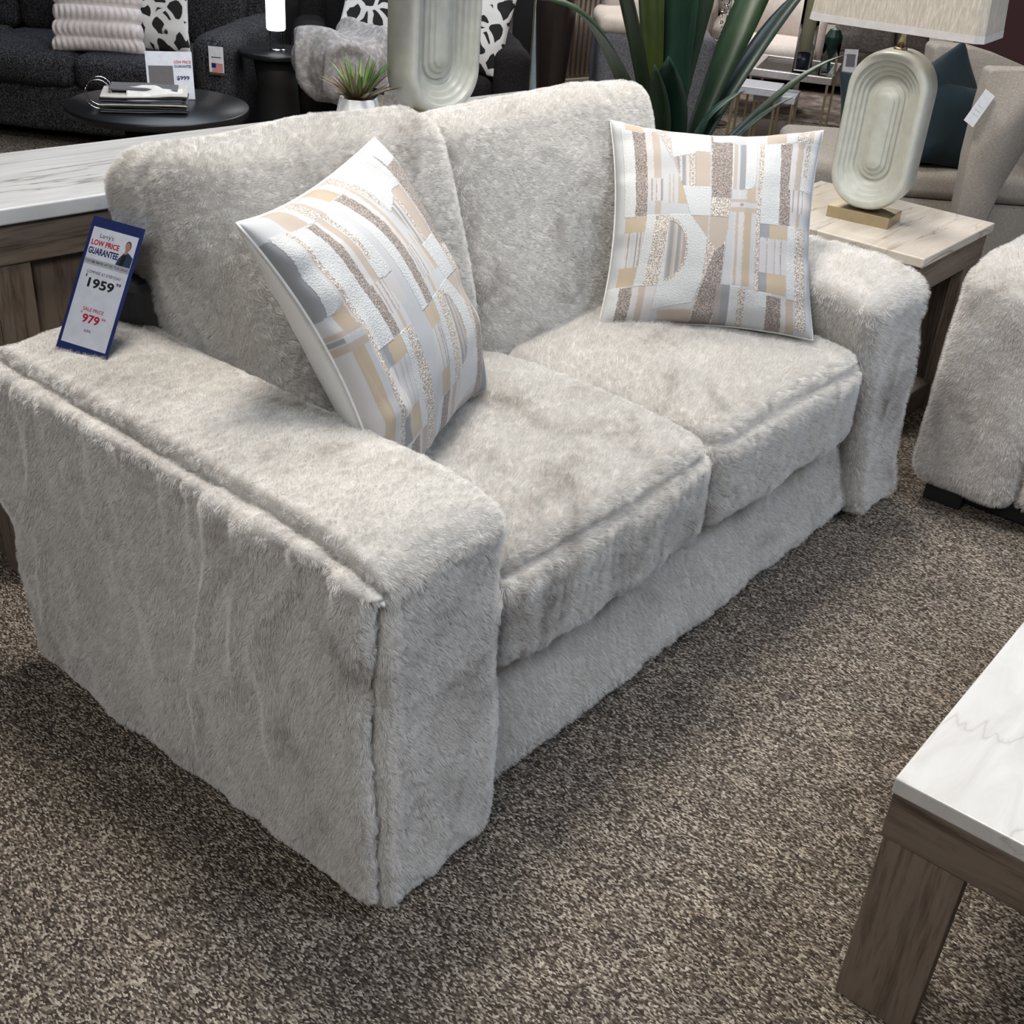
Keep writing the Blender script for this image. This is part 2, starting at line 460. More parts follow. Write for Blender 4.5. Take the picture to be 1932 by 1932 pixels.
def seat_disp(cx, sd):
    def f(W, P, N):
        x, y, z = W[:, 0], W[:, 1], W[:, 2]
        top = np.clip(N[:, 2], 0, 1); fr = np.clip(-N[:, 1], 0, 1)
        u = P[:, 0]/0.35; v = P[:, 1]/0.33
        d = top*0.040*np.clip(1-u*u, 0, 1)**0.7*np.clip(1-v*v, 0, 1)**0.5
        d += fr*0.018*np.clip(1-u**4, 0, 1)
        d += np.clip(np.abs(N[:, 0]), 0, 1)*0.012*np.clip(1-v*v, 0, 1)
        d += 0.005*noise(W, 8, sd) + top*(0.009*noise(W+0.05*noise(W, 5, sd+7)[:, None], (11, 4, 4), sd+1)) + fr*(0.007*noise(W, (11, 4, 6), sd+2) + 0.006*ridged(W, (14, 3, 6), sd+3))
        d += groove(np.where(y < 0.16, z-0.522-0.006*noise(W, 3, sd+5), 9), 0.0060, 0.013)
        return d
    return f
fur_block('seat_cushion', (0.660, 0.345, 0.43), (0.362, 0.335, 0.117), 0.062, 0.009, sofa, seat_disp(0.66, 41), None, (8000, 75), (0, -0.0008, 0), 0.009, 4, 0.00027)
fur_block('seat_cushion', (1.362, 0.345, 0.43), (0.352, 0.335, 0.117), 0.062, 0.009, sofa, seat_disp(1.362, 51), None, (7000, 70), (-0.0003, -0.0009, 0), 0.009, 5, 0.00027)

def back_disp(sd):
    def f(W, P, N):
        fr = np.clip(-N[:, 1], 0, 1)
        u = P[:, 0]/0.42; v = P[:, 2]/0.30
        d = np.abs(N[:, 1])*0.055*np.clip(1-u*u, 0, 1)**0.6*np.clip(1-v*v, 0, 1)**0.6
        d += 0.007*noise(W, 6, sd) + 0.004*ridged(W, (8, 6, 6), sd+1)*np.clip(noise(W, 3, sd+2)+0.4, 0, 1)
        d += 0.010*np.clip(np.abs(N[:, 2]), 0, 1)*np.clip(1-u*u, 0, 1)
        # seam ring set back from the front edge
        d += groove(np.where((P[:, 1] > -0.10) & (P[:, 1] < 0.0), P[:, 1]+0.055, 9), 0.007, 0.010)
        return d
    return f
def back_xf(cx, left, zlo, x_in, x_out, side):
    lean = math.radians(17)
    def f(W, P):
        W = W.copy()
        z0 = 0.50
        dz = W[:, 2]-z0; dy = W[:, 1]-0.70
        W[:, 1] = 0.70 + dy*math.cos(lean) + dz*math.sin(lean)
        W[:, 2] = z0 + dz*math.cos(lean) - dy*math.sin(lean)
        t = np.clip((W[:, 2]-0.58)/0.40, 0, 1); t = t*t*(3-2*t)
        if side < 0:
            k = np.clip((cx-W[:, 0])/0.36, 0, 1.2)
            W[:, 0] += k*(1-t)*x_in
            W[:, 1] += 0.12*np.clip((0.44-W[:, 0])/0.20, 0, 1.1)**2
        else:
            k = np.clip((W[:, 0]-cx)/0.40, 0, 1.2)
            W[:, 0] -= k*(1-t)*x_in
        return W
    return f
fur_block('back_cushion', (0.625, 0.70, 0.782), (0.345, 0.095, 0.292), 0.075, 0.010, sofa, back_disp(61), back_xf(0.625, 0, 0, 0.04, 0, -1), (9000, 70), (0.0003, 0, -0.0005), 0.011, 6, 0.00030)
fur_block('back_cushion', (1.365, 0.70, 0.765), (0.405, 0.095, 0.292), 0.062, 0.010, sofa, back_disp(71), back_xf(1.365, 0, 0, 0.08, 0, 1), (8000, 60), (0.0002, 0, -0.0005), 0.009, 7, 0.00032)

# ================================================================== throw pillows
TY = {  # cloth colours and surface kinds
 'W': ((0.485, 0.50, 0.51), 1), 'w': ((0.40, 0.41, 0.43), 0), 'G': ((0.44, 0.425, 0.43), 0), 'B': ((0.36, 0.31, 0.265), 0),
 'T': ((0.37, 0.305, 0.225), 0), 'S': ((0.22, 0.23, 0.245), 0), 'L': ((0.40, 0.365, 0.335), 2), 'D': ((0.22, 0.19, 0.175), 3), 'P': ((0.29, 0.255, 0.235), 0)}
def R4(x0, y0, x1, y1): return [(x0, y0), (x1, y0), (x1, y1), (x0, y1)]
PATCH = [('w', R4(0, 0, 2000, 2000)),
 ('W', R4(215, 250, 320, 930)), ('D', R4(300, 245, 390, 925)), ('G', R4(390, 245, 445, 640)), ('B', R4(442, 245, 500, 625)),
 ('w', [(500, 245), (530, 245), (640, 590), (500, 590)]), ('L', [(505, 240), (580, 240), (578, 450)]),
 ('W', [(580, 150), (880, 150), (885, 375), (590, 448)]), ('B', [(590, 450), (760, 395), (760, 682), (665, 682)]),
 ('S', [(615, 440), (645, 432), (680, 682), (660, 682)]), ('S', R4(662, 425, 688, 682)), ('G', R4(645, 425, 660, 640)), ('G', R4(690, 420, 715, 682)),
 ('L', R4(725, 400, 763, 682)), ('B', R4(763, 378, 878, 682)), ('w', R4(878, 330, 890, 1100)),
 ('D', R4(890, 200, 1045, 765)), ('W', R4(1045, 270, 1060, 700)), ('B', R4(1060, 290, 1085, 690)), ('w', R4(1085, 290, 1102, 690)), ('S', R4(1102, 290, 1150, 695)),
 ('W', R4(1150, 150, 1230, 640)), ('W', [(1150, 640), (1228, 640), (1210, 672), (1180, 690), (1150, 695)]), ('G', R4(1232, 150, 1252, 1440)),
 ('L', R4(1252, 200, 1285, 1460)), ('W', R4(1285, 280, 1432, 945)), ('D', [(1405, 290), (1490, 290), (1520, 940), (1440, 940)]),
 ('G', R4(1492, 290, 1538, 670)), ('B', R4(1538, 290, 1590, 670)), ('W', R4(1590, 290, 1720, 670)), ('L', R4(1605, 290, 1640, 560)),
 ('G', R4(1515, 670, 1720, 840)), ('P', R4(1530, 670, 1545, 840)), ('P', R4(1575, 670, 1588, 840)), ('w', R4(1555, 670, 1568, 840)), ('P', R4(1610, 670, 1618, 840)),
 ('G', R4(1520, 840, 1572, 945)), ('B', R4(1572, 840, 1602, 945)), ('w', R4(1602, 880, 1720, 945)),
 ('G', R4(405, 630, 512, 810)), ('P', R4(418, 630, 432, 810)), ('P', R4(455, 630, 463, 810)), ('w', R4(440, 630, 450, 810)), ('S', R4(495, 630, 512, 810)),
 ('w', [(512, 590), (638, 590), (700, 832), (512, 832)]), ('G', R4(525, 590, 545, 832)), ('B', R4(560, 590, 568, 832)), ('B', R4(590, 590, 598, 832)), ('T', [(630, 600), (640, 600), (703, 832), (630, 832)]),
 ('w', R4(400, 810, 452, 915)), ('B', R4(452, 810, 500, 915)), ('w', R4(500, 835, 730, 920)),
 ('W', [(662, 684), (885, 684), (885, 918), (732, 918)]), ('L', R4(890, 768, 1040, 918)),
 ('w', R4(1048, 700, 1160, 775)), ('T', [(1165, 695), (1210, 680), (1238, 650), (1238, 772), (1165, 772)]), ('G', R4(1100, 700, 1118, 775)),
 ('B', R4(1048, 772, 1250, 800)), ('G', R4(1048, 800, 1250, 838)), ('S', R4(1115, 805, 1145, 832)), ('w', R4(1148, 805, 1240, 832)), ('B', R4(1048, 838, 1250, 872)),
 ('T', R4(230, 935, 395, 1050)), ('G', R4(230, 1045, 375, 1290)), ('P', R4(262, 1045, 272, 1290)), ('w', R4(290, 1045, 305, 1290)), ('S', R4(325, 1045, 333, 1290)), ('P', R4(350, 1045, 362, 1290)), ('T', R4(220, 1288, 360, 1425)),
 ('W', [(395, 920), (465, 920), (420, 1430), (345, 1430)]), ('L', [(465, 920), (570, 920), (545, 1430), (420, 1430)]),
 ('W', [(570, 915), (735, 915), (870, 1090), (852, 1400), (800, 1560), (510, 1600), (530, 1430)]),
 ('DISC', (570, 1172, 160, 235)),
 ('B', [(735, 918), (1045, 918), (1020, 1080), (975, 1195), (870, 1085)]), ('w', R4(872, 918, 884, 1090)),
 ('L', [(870, 1090), (975, 1195), (1022, 1060), (1000, 1430), (950, 1640), (800, 1640), (852, 1400)]), ('D', [(930, 1200), (1010, 1120), (1000, 1430), (950, 1700), (800, 1700), (850, 1450)]),
 ('w', R4(1030, 872, 1240, 1425)), ('w', R4(1045, 872, 1068, 1425)), ('G', R4(1068, 872, 1085, 1425)), ('B', R4(1088, 872, 1108, 1425)), ('G', R4(1112, 872, 1145, 1425)), ('T', R4(1152, 872, 1212, 1425)),
 ('S', R4(1285, 945, 1362, 1050)), ('T', R4(1362, 945, 1512, 1050)), ('G', R4(1285, 1050, 1505, 1300)), ('w', R4(1330, 1050, 1340, 1300)), ('S', R4(1345, 1050, 1350, 1300)), ('w', R4(1385, 1050, 1400, 1300)), ('P', R4(1405, 1050, 1412, 1300)), ('w', R4(1440, 1050, 1450, 1300)), ('S', R4(1455, 1050, 1462, 1300)), ('w', R4(1475, 1050, 1485, 1300)),
 ('S', R4(1285, 1300, 1350, 1445)), ('T', R4(1350, 1300, 1500, 1450)), ('L', R4(1252, 1300, 1285, 1445)),
 ('W', R4(1508, 945, 1570, 1465)), ('L', R4(1570, 945, 1650, 1660)),
 ('W', R4(130, 1425, 290, 1700)), ('D', R4(250, 1430, 345, 1700)), ('G', R4(345, 1430, 395, 1700)), ('B', R4(395, 1430, 445, 1700)), ('G', R4(445, 1430, 510, 1700)), ('B', R4(560, 1605, 800, 1700)),
 ('P', R4(965, 1425, 1010, 1700)), ('S', R4(1010, 1425, 1070, 1700)), ('W', R4(1070, 1430, 1150, 1700)), ('L', R4(1135, 1440, 1185, 1700)), ('W', R4(1185, 1450, 1390, 1700)), ('D', R4(1350, 1465, 1460, 1700)), ('G', R4(1460, 1465, 1500, 1700)), ('B', R4(1500, 1465, 1560, 1700)),
 ('T', R4(250, 100, 380, 240)), ('W', R4(380, 100, 450, 240)), ('L', R4(450, 100, 560, 240)), ('B', R4(1300, 100, 1440, 285)), ('W', R4(1440, 100, 1520, 285)), ('L', R4(1520, 100, 1620, 285)), ('B', R4(1620, 100, 1650, 285)), ('G', R4(1650, 100, 1690, 285)), ('w', R4(900, 100, 1300, 275))]
def inside(poly, X, Y):
    c = np.zeros(X.shape, bool); n = len(poly)
    for i in range(n):
        x0, y0 = poly[i]; x1, y1 = poly[(i+1) % n]
        if y0 == y1: continue
        cr = ((y0 > Y) != (y1 > Y)) & (X < (x1-x0)*(Y-y0)/(y1-y0)+x0)
        c ^= cr
    return c
def cloth(U, V):
    """fabric colour and weave kind at cushion coordinates 0..1 (V down)"""
    X = 150+U*1560; Y = 165+V*1515
    wob = np.stack([X, Y, X*0], 1)
    X = X + 1.6*noise(wob, 1/12, 5); Y = Y + 1.6*noise(wob, 1/12, 6)
    C = np.zeros((len(X), 4)); C[:, 3] = 1; K = np.zeros(len(X))
    for t, g in PATCH:
        if t == 'DISC':
            cx, cy, rx, ry = g
            q = ((X-cx)/rx)**2+((Y-cy)/ry)**2
            m = (q < 1) & (X > cx)
            C[m, :3] = TY['B'][0]; K[m] = 0
            for a, b_, tt in ((12, 40, 'S'), (60, 68, 'w'), (72, 95, 'S'), (112, 118, 'w'), (118, 140, 'P')):
                mm = m & (X > cx+a) & (X < cx+b_); C[mm, :3] = TY[tt][0]
            mm = m & (q > 0.80); C[mm, :3] = TY['L'][0]; K[mm] = 2
            continue
        m = inside(g, X, Y); C[m, :3] = TY[t][0]; K[m] = TY[t][1]
    return C, K
def cloth_material():
    m, nt, b = nodes('patchwork_weave')
    a = N_(nt, 'ShaderNodeAttribute', attribute_name='cloth'); k = N_(nt, 'ShaderNodeAttribute', attribute_name='weave')
    v = coords(nt)
    n = noise_tex(nt, v, 330, 2, 0.6)
    r = ramp(nt, [(0.36, (0.55, 0.53, 0.50)), (0.50, (1, 1, 1)), (0.62, (1.75, 1.75, 1.75))], n.outputs['Fac'])
    # speckle only where the weave is boucle (kind 2 and 3)
    g = N_(nt, 'ShaderNodeMath', operation='GREATER_THAN'); g.inputs[1].default_value = 1.5
    nt.links.new(k.outputs['Fac'], g.inputs[0])
    mm = N_(nt, 'ShaderNodeMix', data_type='RGBA', blend_type='MULTIPLY')
    nt.links.new(g.outputs[0], mm.inputs[0]); nt.links.new(a.outputs['Color'], mm.inputs[6]); nt.links.new(r.outputs[0], mm.inputs[7])
    nt.links.new(mm.outputs[2], b.inputs['Base Color'])
    b.inputs['Roughness'].default_value = 0.8; b.inputs['Sheen Weight'].default_value = 0.15
    ml = N_(nt, 'ShaderNodeMath', operation='MULTIPLY_ADD'); ml.inputs[2].default_value = 0.0
    st = N_(nt, 'ShaderNodeMath', operation='MINIMUM'); st.inputs[1].default_value = 1.0
    nt.links.new(k.outputs['Fac'], st.inputs[0])
    ad = N_(nt, 'ShaderNodeMath', operation='ADD'); ad.inputs[1].default_value = 0.15; nt.links.new(st.outputs[0], ad.inputs[0])
    nt.links.new(n.outputs['Fac'], ml.inputs[0]); nt.links.new(ad.outputs[0], ml.inputs[1])
    bump(nt, b, ml.outputs[0], 0.7, 0.003)
    return m
CLOTH = cloth_material()
PIPING = plain('white_piping', (0.62, 0.62, 0.61), 0.8)

def pillow_mesh(size, thick, nseg, sd, pinch=0.07, fold=0.0, cols=None, expo=0.42):
    """square knife-edge cushion with pulled corners: front grid, back grid"""
    t = np.linspace(-1, 1, nseg+1); t = np.sin(t*PI/2*0.98)/math.sin(PI/2*0.98)*0.5+t*0.5
    X, Y = np.meshgrid(t, t, indexing='ij'); X = X.ravel(); Y = Y.ravel()
    px = X*(1-pinch*(1-Y*Y))*size/2; py = Y*(1-pinch*(1-X*X))*size/2
    prof = (np.clip(1-X**2, 0, 1)*np.clip(1-Y**2, 0, 1))**expo
    W = np.stack([px, py, 0*px], 1)
    edge = np.clip(1-prof, 0, 1)
    wr = 0.010*(noise(W, (26, 9, 5), sd)+noise(W, (9, 26, 5), sd+4))*edge*np.clip(prof*3, 0, 1) + 0.008*noise(W, 7, sd+1)*prof
    wr += 0.010*fold*ridged(W + 0.0, (7, 4, 4), sd+2)*prof
    zf = thick*0.5*prof + wr
    zb = -thick*0.5*prof + 0.5*wr
    on_edge = (np.abs(X) > 0.9999) | (np.abs(Y) > 0.9999)
    zf[on_edge] = 0; zb[on_edge] = 0
    bend = 0.03*fold*(X*X-Y*Y)
    n = nseg+1
    Vf = np.stack([px, py, zf+bend], 1); Vb = np.stack([px, py, zb+bend], 1)
    I = np.arange(n*n).reshape(n, n)
    a, b, c, d = I[:-1, :-1].ravel(), I[1:, :-1].ravel(), I[1:, 1:].ravel(), I[:-1, 1:].ravel()
    Ff = np.stack([a, b, c, d], 1); Fb = np.stack([a, d, c, b], 1)
    back_id = np.arange(n*n) + n*n
    on_idx = np.where(on_edge)[0]; back_id[on_idx] = on_idx
    keep = np.where(~on_edge)[0]
    remap = np.zeros(2*n*n, int); remap[:n*n] = np.arange(n*n)
    remap[keep+n*n] = n*n+np.arange(len(keep)); 
    V = np.concatenate([Vf, Vb[keep]])
    Fb = remap[back_id[Fb]]
    me = mesh_np('cover', V, np.concatenate([Ff, Fb]))
    return me, X, Y, keep
def frame_matrix(c, x, y, z):
    return Matrix(((x[0], y[0], z[0], c[0]), (x[1], y[1], z[1], c[1]), (x[2], y[2], z[2], c[2]), (0, 0, 0, 1)))

def edge_tube(name, pts, r, mat, parent, closed=True, seg=6):
    bm = bmesh.new(); rings = []; n = len(pts)
    for i, p in enumerate(pts):
        p = Vector(p)
        a = Vector(pts[(i-1) % n if closed else max(i-1, 0)]); b = Vector(pts[(i+1) % n if closed else min(i+1, n-1)])
        tn = (b-a).normalized(); up = Vector((0, 0, 1)) if abs(tn.z) < 0.9 else Vector((1, 0, 0))
        s = tn.cross(up).normalized(); q = s.cross(tn)
        rr = r[i] if isinstance(r, (list, tuple)) else r
        rings.append([bm.verts.new(p + (s*math.cos(2*PI*k/seg)+q*math.sin(2*PI*k/seg))*rr) for k in range(seg)])
    m = n if closed else n-1
    for i in range(m):
        A = rings[i]; B = rings[(i+1) % n]
        for k in range(seg): bm.faces.new((A[k], A[(k+1) % seg], B[(k+1) % seg], B[k]))
    if not closed: bm.faces.new(rings[0][::-1]); bm.faces.new(rings[-1])
    return bm_obj(name, bm, mat, parent, True)

def throw_pillow(label, center, X3, Y3, Z3, size, thick, sd, shift, fold, pinch=0.07, flipu=False, group=None):
    root = thing('throw_pillow', label, 'pillow', (0, 0, 0), 0, group)
    root.matrix_world = frame_matrix(center, X3, Y3, Z3)
    me, X, Y, keep = pillow_mesh(size, thick, 300, sd, pinch, fold)
    U = (X+1)/2; V = (1-Y)/2
    if flipu: U = 1-U
    U = (U+shift) % 1.0 if shift else U
    C, K = cloth(U, V)
    nb = len(keep)
    Cb = np.tile(np.array([0.66, 0.66, 0.65, 1.0]), (nb, 1)); Kb = np.zeros(nb)
    C = np.concatenate([C, Cb]); K = np.concatenate([K, Kb])
    at_ = me.color_attributes.new('cloth', 'FLOAT_COLOR', 'POINT'); at_.data.foreach_set('color', C.astype(np.float32).ravel())
    aw = me.attributes.new('weave', 'FLOAT', 'POINT'); aw.data.foreach_set('value', K.astype(np.float32))
    o = D.objects.new('cover', me); COL.objects.link(o); me.materials.append(CLOTH)
    me.polygons.foreach_set('use_smooth', [True]*len(me.polygons))
    o.parent = root
    pts = []
    for s_ in range(4):
        for i in range(24):
            t = -1+2*i/24
            x, y = [(t, -1), (1, t), (-t, 1), (-1, -t)][s_]
            pts.append((x*(1-pinch*(1-y*y))*size/2, y*(1-pinch*(1-x*x))*size/2, 0.03*fold*(x*x-y*y)))
    e = edge_tube('piping', pts, 0.003, PIPING, None); e.parent = root
    e.matrix_parent_inverse = Matrix.Identity(4); e.matrix_world = root.matrix_world.copy(); 
    return root
def scaled(c, k): return CAMLOC + (Vector(c)-CAMLOC)*k
throw_pillow('patterned square pillow standing askew against the near arm of the loveseat', scaled((0.388, 0.364, 0.865), 1.07),
             (0.921, 0.388, 0.04), (-0.211, 0.409, 0.888), (0.328, -0.826, 0.459), 0.535*1.02, 0.20, 7, 0.62, 1.0, 0.085, group='patterned pillows on the loveseat')
throw_pillow('patterned square pillow propped upright in the far corner beside the lamp table', scaled((1.481, 0.366, 0.812), 1.03),
             (0.588, -0.808, 0.036), (0.438, 0.355, 0.826), (-0.68, -0.47, 0.563), 0.52, 0.19, 17, 0, 0.35, 0.10, group='patterned pillows on the loveseat')

# ================================================================== price sign on the near arm
sBL, sBR = Vector((0.083, 0.897, 0.726)), Vector((0.118, 0.786, 0.720))
sx = (sBR-sBL).normalized(); sw = (sBR-sBL).length
sTop = Vector((0.245, 0.812, 0.936))
sy = (sTop-sBR); sh = sy.length; sy = (sy - sx*sy.dot(sx)).normalized(); sz = sx.cross(sy)
sign = thing('price_sign', 'tall blue and white price sign in a clear holder standing on the near sofa arm', 'sign')
sign.matrix_world = frame_matrix((sBL+sBR)/2, sx, sy, sz)
def local(o, parent, mat=None):
    o.parent = parent; o.matrix_parent_inverse = Matrix.Identity(4)
    if mat is not None: o.matrix_local = mat
    return o
def flat_poly(name, pts, z, mat, parent, thick=0.0003):
    bm = bmesh.new()
    vs = [bm.verts.new((x, y, z)) for x, y in pts]
    f = bm.faces.new(vs)
    r = bmesh.ops.extrude_face_region(bm, geom=[f])
    bmesh.ops.translate(bm, verts=[v for v in r['geom'] if isinstance(v, bmesh.types.BMVert)], vec=(0, 0, thick))
    o = bm_obj(name, bm, mat, None, False)
    return local(o, parent)
def lbox(name, c, s, mat, parent, bevel=0.0, rot=None):
    return local(box(name, c, s, mat, None, bevel, rot), parent)
def text(name, s, x, y, z, h, mat, parent, width=None, bold=0.0, align='CENTER', rot=None):
    cu = D.curves.new(name, 'FONT'); cu.body = s; cu.size = 1.0; cu.align_x = align; cu.extrude = 0.0
    cu.offset = bold; cu.resolution_u = 3
    o = D.objects.new(name, cu); COL.objects.link(o)
    bpy.context.view_layer.update()
    me = D.meshes.new_from_object(o.evaluated_get(bpy.context.evaluated_depsgraph_get()))
    D.objects.remove(o)
    co = np.zeros(len(me.vertices)*3); me.vertices.foreach_get('co', co); co = co.reshape(-1, 3)
    lo, hi = co.min(0), co.max(0)
    ky = h/(hi[1]-lo[1]); kx = (width/(hi[0]-lo[0])) if width else ky
    cx = (lo[0]+hi[0])/2 if align == 'CENTER' else lo[0]
    co[:, 0] = (co[:, 0]-cx)*kx + x; co[:, 1] = (co[:, 1]-lo[1])*ky + y; co[:, 2] = z
    me.vertices.foreach_set('co', co.ravel()); me.materials.clear(); me.materials.append(mat)
    o = D.objects.new(name, me); COL.objects.link(o)
    return local(o, parent, rot)

CW, CH = sw, sh
lbox('blue_card', (0, CH*0.5, 0), (CW*0.96, CH*0.985, 0.0012), BLUECARD, sign)
pw, ph, pb = CW*0.84, CH*0.86, CH*0.060
paper = lbox('price_paper', (0, pb+ph/2, 0.0009), (pw, ph, 0.0005), PAPER, sign)
Z1 = 0.0014
def ty(f): return pb+ph*(1-f)     # f = distance from the top of the paper
text('lettering', "Larry's", -pw*0.16, ty(0.093), Z1, ph*0.050, INKBLACK, paper, pw*0.30)
text('lettering', "LOW PRICE", -pw*0.15, ty(0.152), Z1, ph*0.048, INKRED, paper, pw*0.62, 0.035)
text('lettering', "GUARANTEE", -pw*0.145, ty(0.228), Z1, ph*0.058, INKNAVY, paper, pw*0.66, 0.035)
lbox('grey_band', (0, ty(0.292), 0.0013), (pw, ph*0.052, 0.0003), BAND, paper)
text('lettering', "FOR", -pw*0.425, ty(0.302), 0.0016, ph*0.022, INKBLACK, paper, pw*0.11)
text('lettering', "100 DAYS", -pw*0.215, ty(0.302), 0.0016, ph*0.022, INKBLACK, paper, pw*0.27, 0.03)
text('lettering', "AFTER THE SALE!", pw*0.205, ty(0.302), 0.0016, ph*0.022, INKBLACK, paper, pw*0.53)
text('lettering', "COMPARE AT EVERYDAY", 0.0, ty(0.388), Z1, ph*0.026, INKBLACK, paper, pw*0.76)
text('lettering', "$", -pw*0.36, ty(0.425), Z1, ph*0.030, INKBLACK, paper, None, 0.02)
text('lettering', "1959", 0.0, ty(0.505), Z1, ph*0.082, INKBLACK, paper, pw*0.58, 0.03)
text('lettering', "99", pw*0.37, ty(0.440), Z1, ph*0.028, INKBLACK, paper, pw*0.11, 0.02)
text('lettering', "SALE PRICE", 0.0, ty(0.700), Z1, ph*0.030, INKRED, paper, pw*0.46, 0.012)
text('lettering', "$", -pw*0.24, ty(0.728), Z1, ph*0.022, INKRED, paper, None, 0.02)
text('lettering', "979", 0.0, ty(0.800), Z1, ph*0.075, INKRED, paper, pw*0.38, 0.03)
text('lettering', "99", pw*0.27, ty(0.750), Z1, ph*0.022, INKRED, paper, pw*0.09, 0.01)
text('lettering', "SOFA", 0.0, ty(0.875), Z1, ph*0.024, INKBLACK, paper, pw*0.15, 0.01)
# printed portrait of a man in a dark blazer
SKIN = plain('printed_skin', (0.50, 0.27, 0.19), 0.5); SUIT = plain('printed_blazer', (0.03, 0.055, 0.11), 0.5); SHIRT = plain('printed_dark_shirt', (0.012, 0.012, 0.014), 0.5); HAIRC = plain('printed_hair', (0.10, 0.06, 0.045), 0.6)
mx, my = pw*0.34, ty(0.265)
def ell(cx, cy, a, b_, n=20): return [(cx+a*math.cos(2*PI*i/n), cy+b_*math.sin(2*PI*i/n)) for i in range(n)]
flat_poly('portrait_jacket', [(mx-pw*.17, my), (mx+pw*.15, my), (mx+pw*.155, my+ph*.085), (mx+pw*.06, my+ph*.115), (mx, my+ph*.120), (mx-pw*.06, my+ph*.105), (mx-pw*.14, my+ph*.055)], 0.0012, SUIT, paper)
flat_poly('portrait_shirt', [(mx-pw*.10, my), (mx-pw*.01, my), (mx+pw*.02, my+ph*.118), (mx-pw*.045, my+ph*.112)], 0.0016, SHIRT, paper)
flat_poly('portrait_neck', [(mx-pw*.035, my+ph*.095), (mx+pw*.02, my+ph*.108), (mx+pw*.025, my+ph*.15), (mx-pw*.04, my+ph*.15)], 0.0018, SKIN, paper)
flat_poly('portrait_hair', ell(mx, my+ph*.176, pw*.062, ph*.040), 0.0017, HAIRC, paper)
flat_poly('portrait_face', ell(mx-pw*.004, my+ph*.166, pw*.052, ph*.036), 0.0020, SKIN, paper)
lbox('clear_holder', (0, CH*0.54, 0.0030), (CW, CH*1.08, 0.0008), ACRYL, sign)
lbox('hanging_tab', (0, CH*1.055, 0.0005), (CW*0.99, CH*0.11, 0.0012), ACRYL, sign)

# ================================================================== marble tables
def slab_table(name, label, cat, M, L, W, H, marble, top_t=0.028, apron=0.095, leg_w=0.125, leg_t=0.035, over=0.012, stretch=True, inner_slab=False, group=None):
    """local box 0..L by 0..W; legs are L-shaped slabs, boards on the floor between them"""
    root = thing(name, label, cat, (0, 0, 0), 0, group); root.matrix_world = M
    local(box('marble_top', (L/2, W/2, H-top_t/2), (L, W, top_t), marble, None, 0.004, None, 3), root)
    za = H-top_t-apron/2
    i = over
    local(box('apron', (L/2, i+0.012, za), (L-2*i-0.05, 0.024, apron), WOOD_X, None, 0.002), root)
    local(box('apron', (L/2, W-i-0.012, za), (L-2*i-0.05, 0.024, apron), WOOD_X, None, 0.002), root)
    local(box('apron', (i+0.012, W/2, za), (0.024, W-2*i, apron), WOOD_Y, None, 0.002), root)
    local(box('apron', (L-i-0.012, W/2, za), (0.024, W-2*i, apron), WOOD_Y, None, 0.002), root)
    lh = H-top_t-apron
    for sx_ in (0, 1):
        for sy_ in (0, 1):
            x0 = i+0.004 if not sx_ else L-i-0.004; y0 = i+0.004 if not sy_ else W-i-0.004
            dx = 1 if not sx_ else -1; dy = 1 if not sy_ else -1
            bm = bmesh.new()
            box_bm(bm, (x0+dx*leg_t/2, y0+dy*leg_w/2, lh/2), (leg_t, leg_w, lh))
            box_bm(bm, (x0+dx*(leg_t+(leg_w-leg_t)/2+0.0005), y0+dy*leg_t/2, lh/2), (leg_w-leg_t, leg_t, lh))
            local(bm_obj('leg', bm, WOOD_Z, None, False, 0.002), root)
    if inner_slab:
        local(box('inner_leg_panel', (i+leg_w+0.085, i+leg_t/2+0.022, lh/2), (0.17, leg_t, lh), WOOD_Z, None, 0.002), root)
    if stretch:
        for yy in (i+leg_w/2, W-i-leg_w/2):
            local(box('floor_stretcher', (L/2, yy, 0.045), (L-2*leg_w-0.02, 0.09, 0.09), WOOD_X, None, 0.003), root)
        for xx in (i+leg_w/2, L-i-leg_w/2):
            local(box('floor_stretcher', (xx, W/2, 0.045), (0.09, W-2*leg_w-0.02, 0.09), WOOD_Y, None, 0.003), root)
    return root
def TR(x, y, rz): return Matrix.Translation((x, y, 0)) @ Matrix.Rotation(rz, 4, 'Z')
# coffee table, front right: its near corner at (0.41, -0.66); local x runs along -Y
slab_table('coffee_table', 'white marble topped coffee table with a dark oak apron in front of the loveseat', 'table', TR(0.415, -0.66, 0.0) @ Matrix.Translation((0, -0.72, 0)), 1.25, 0.72, 0.468, MARBLE, 0.030, 0.085, 0.125, over=0.003, stretch=False)
slab_table('end_table', 'square marble topped end table between the loveseat and the fur armchair', 'table', TR(2.36, 0.15, 0.0), 0.57, 0.62, 0.612, MARBLE_WARM, 0.030, 0.095, 0.12)
CONA = math.radians(-6)
slab_table('console_table', 'long grey veined marble console table standing behind the loveseat', 'table', TR(0.115, 1.245, CONA), 1.95, 0.41, 0.88, MARBLE_GREY, 0.034, 0.085, 0.115, inner_slab=True)

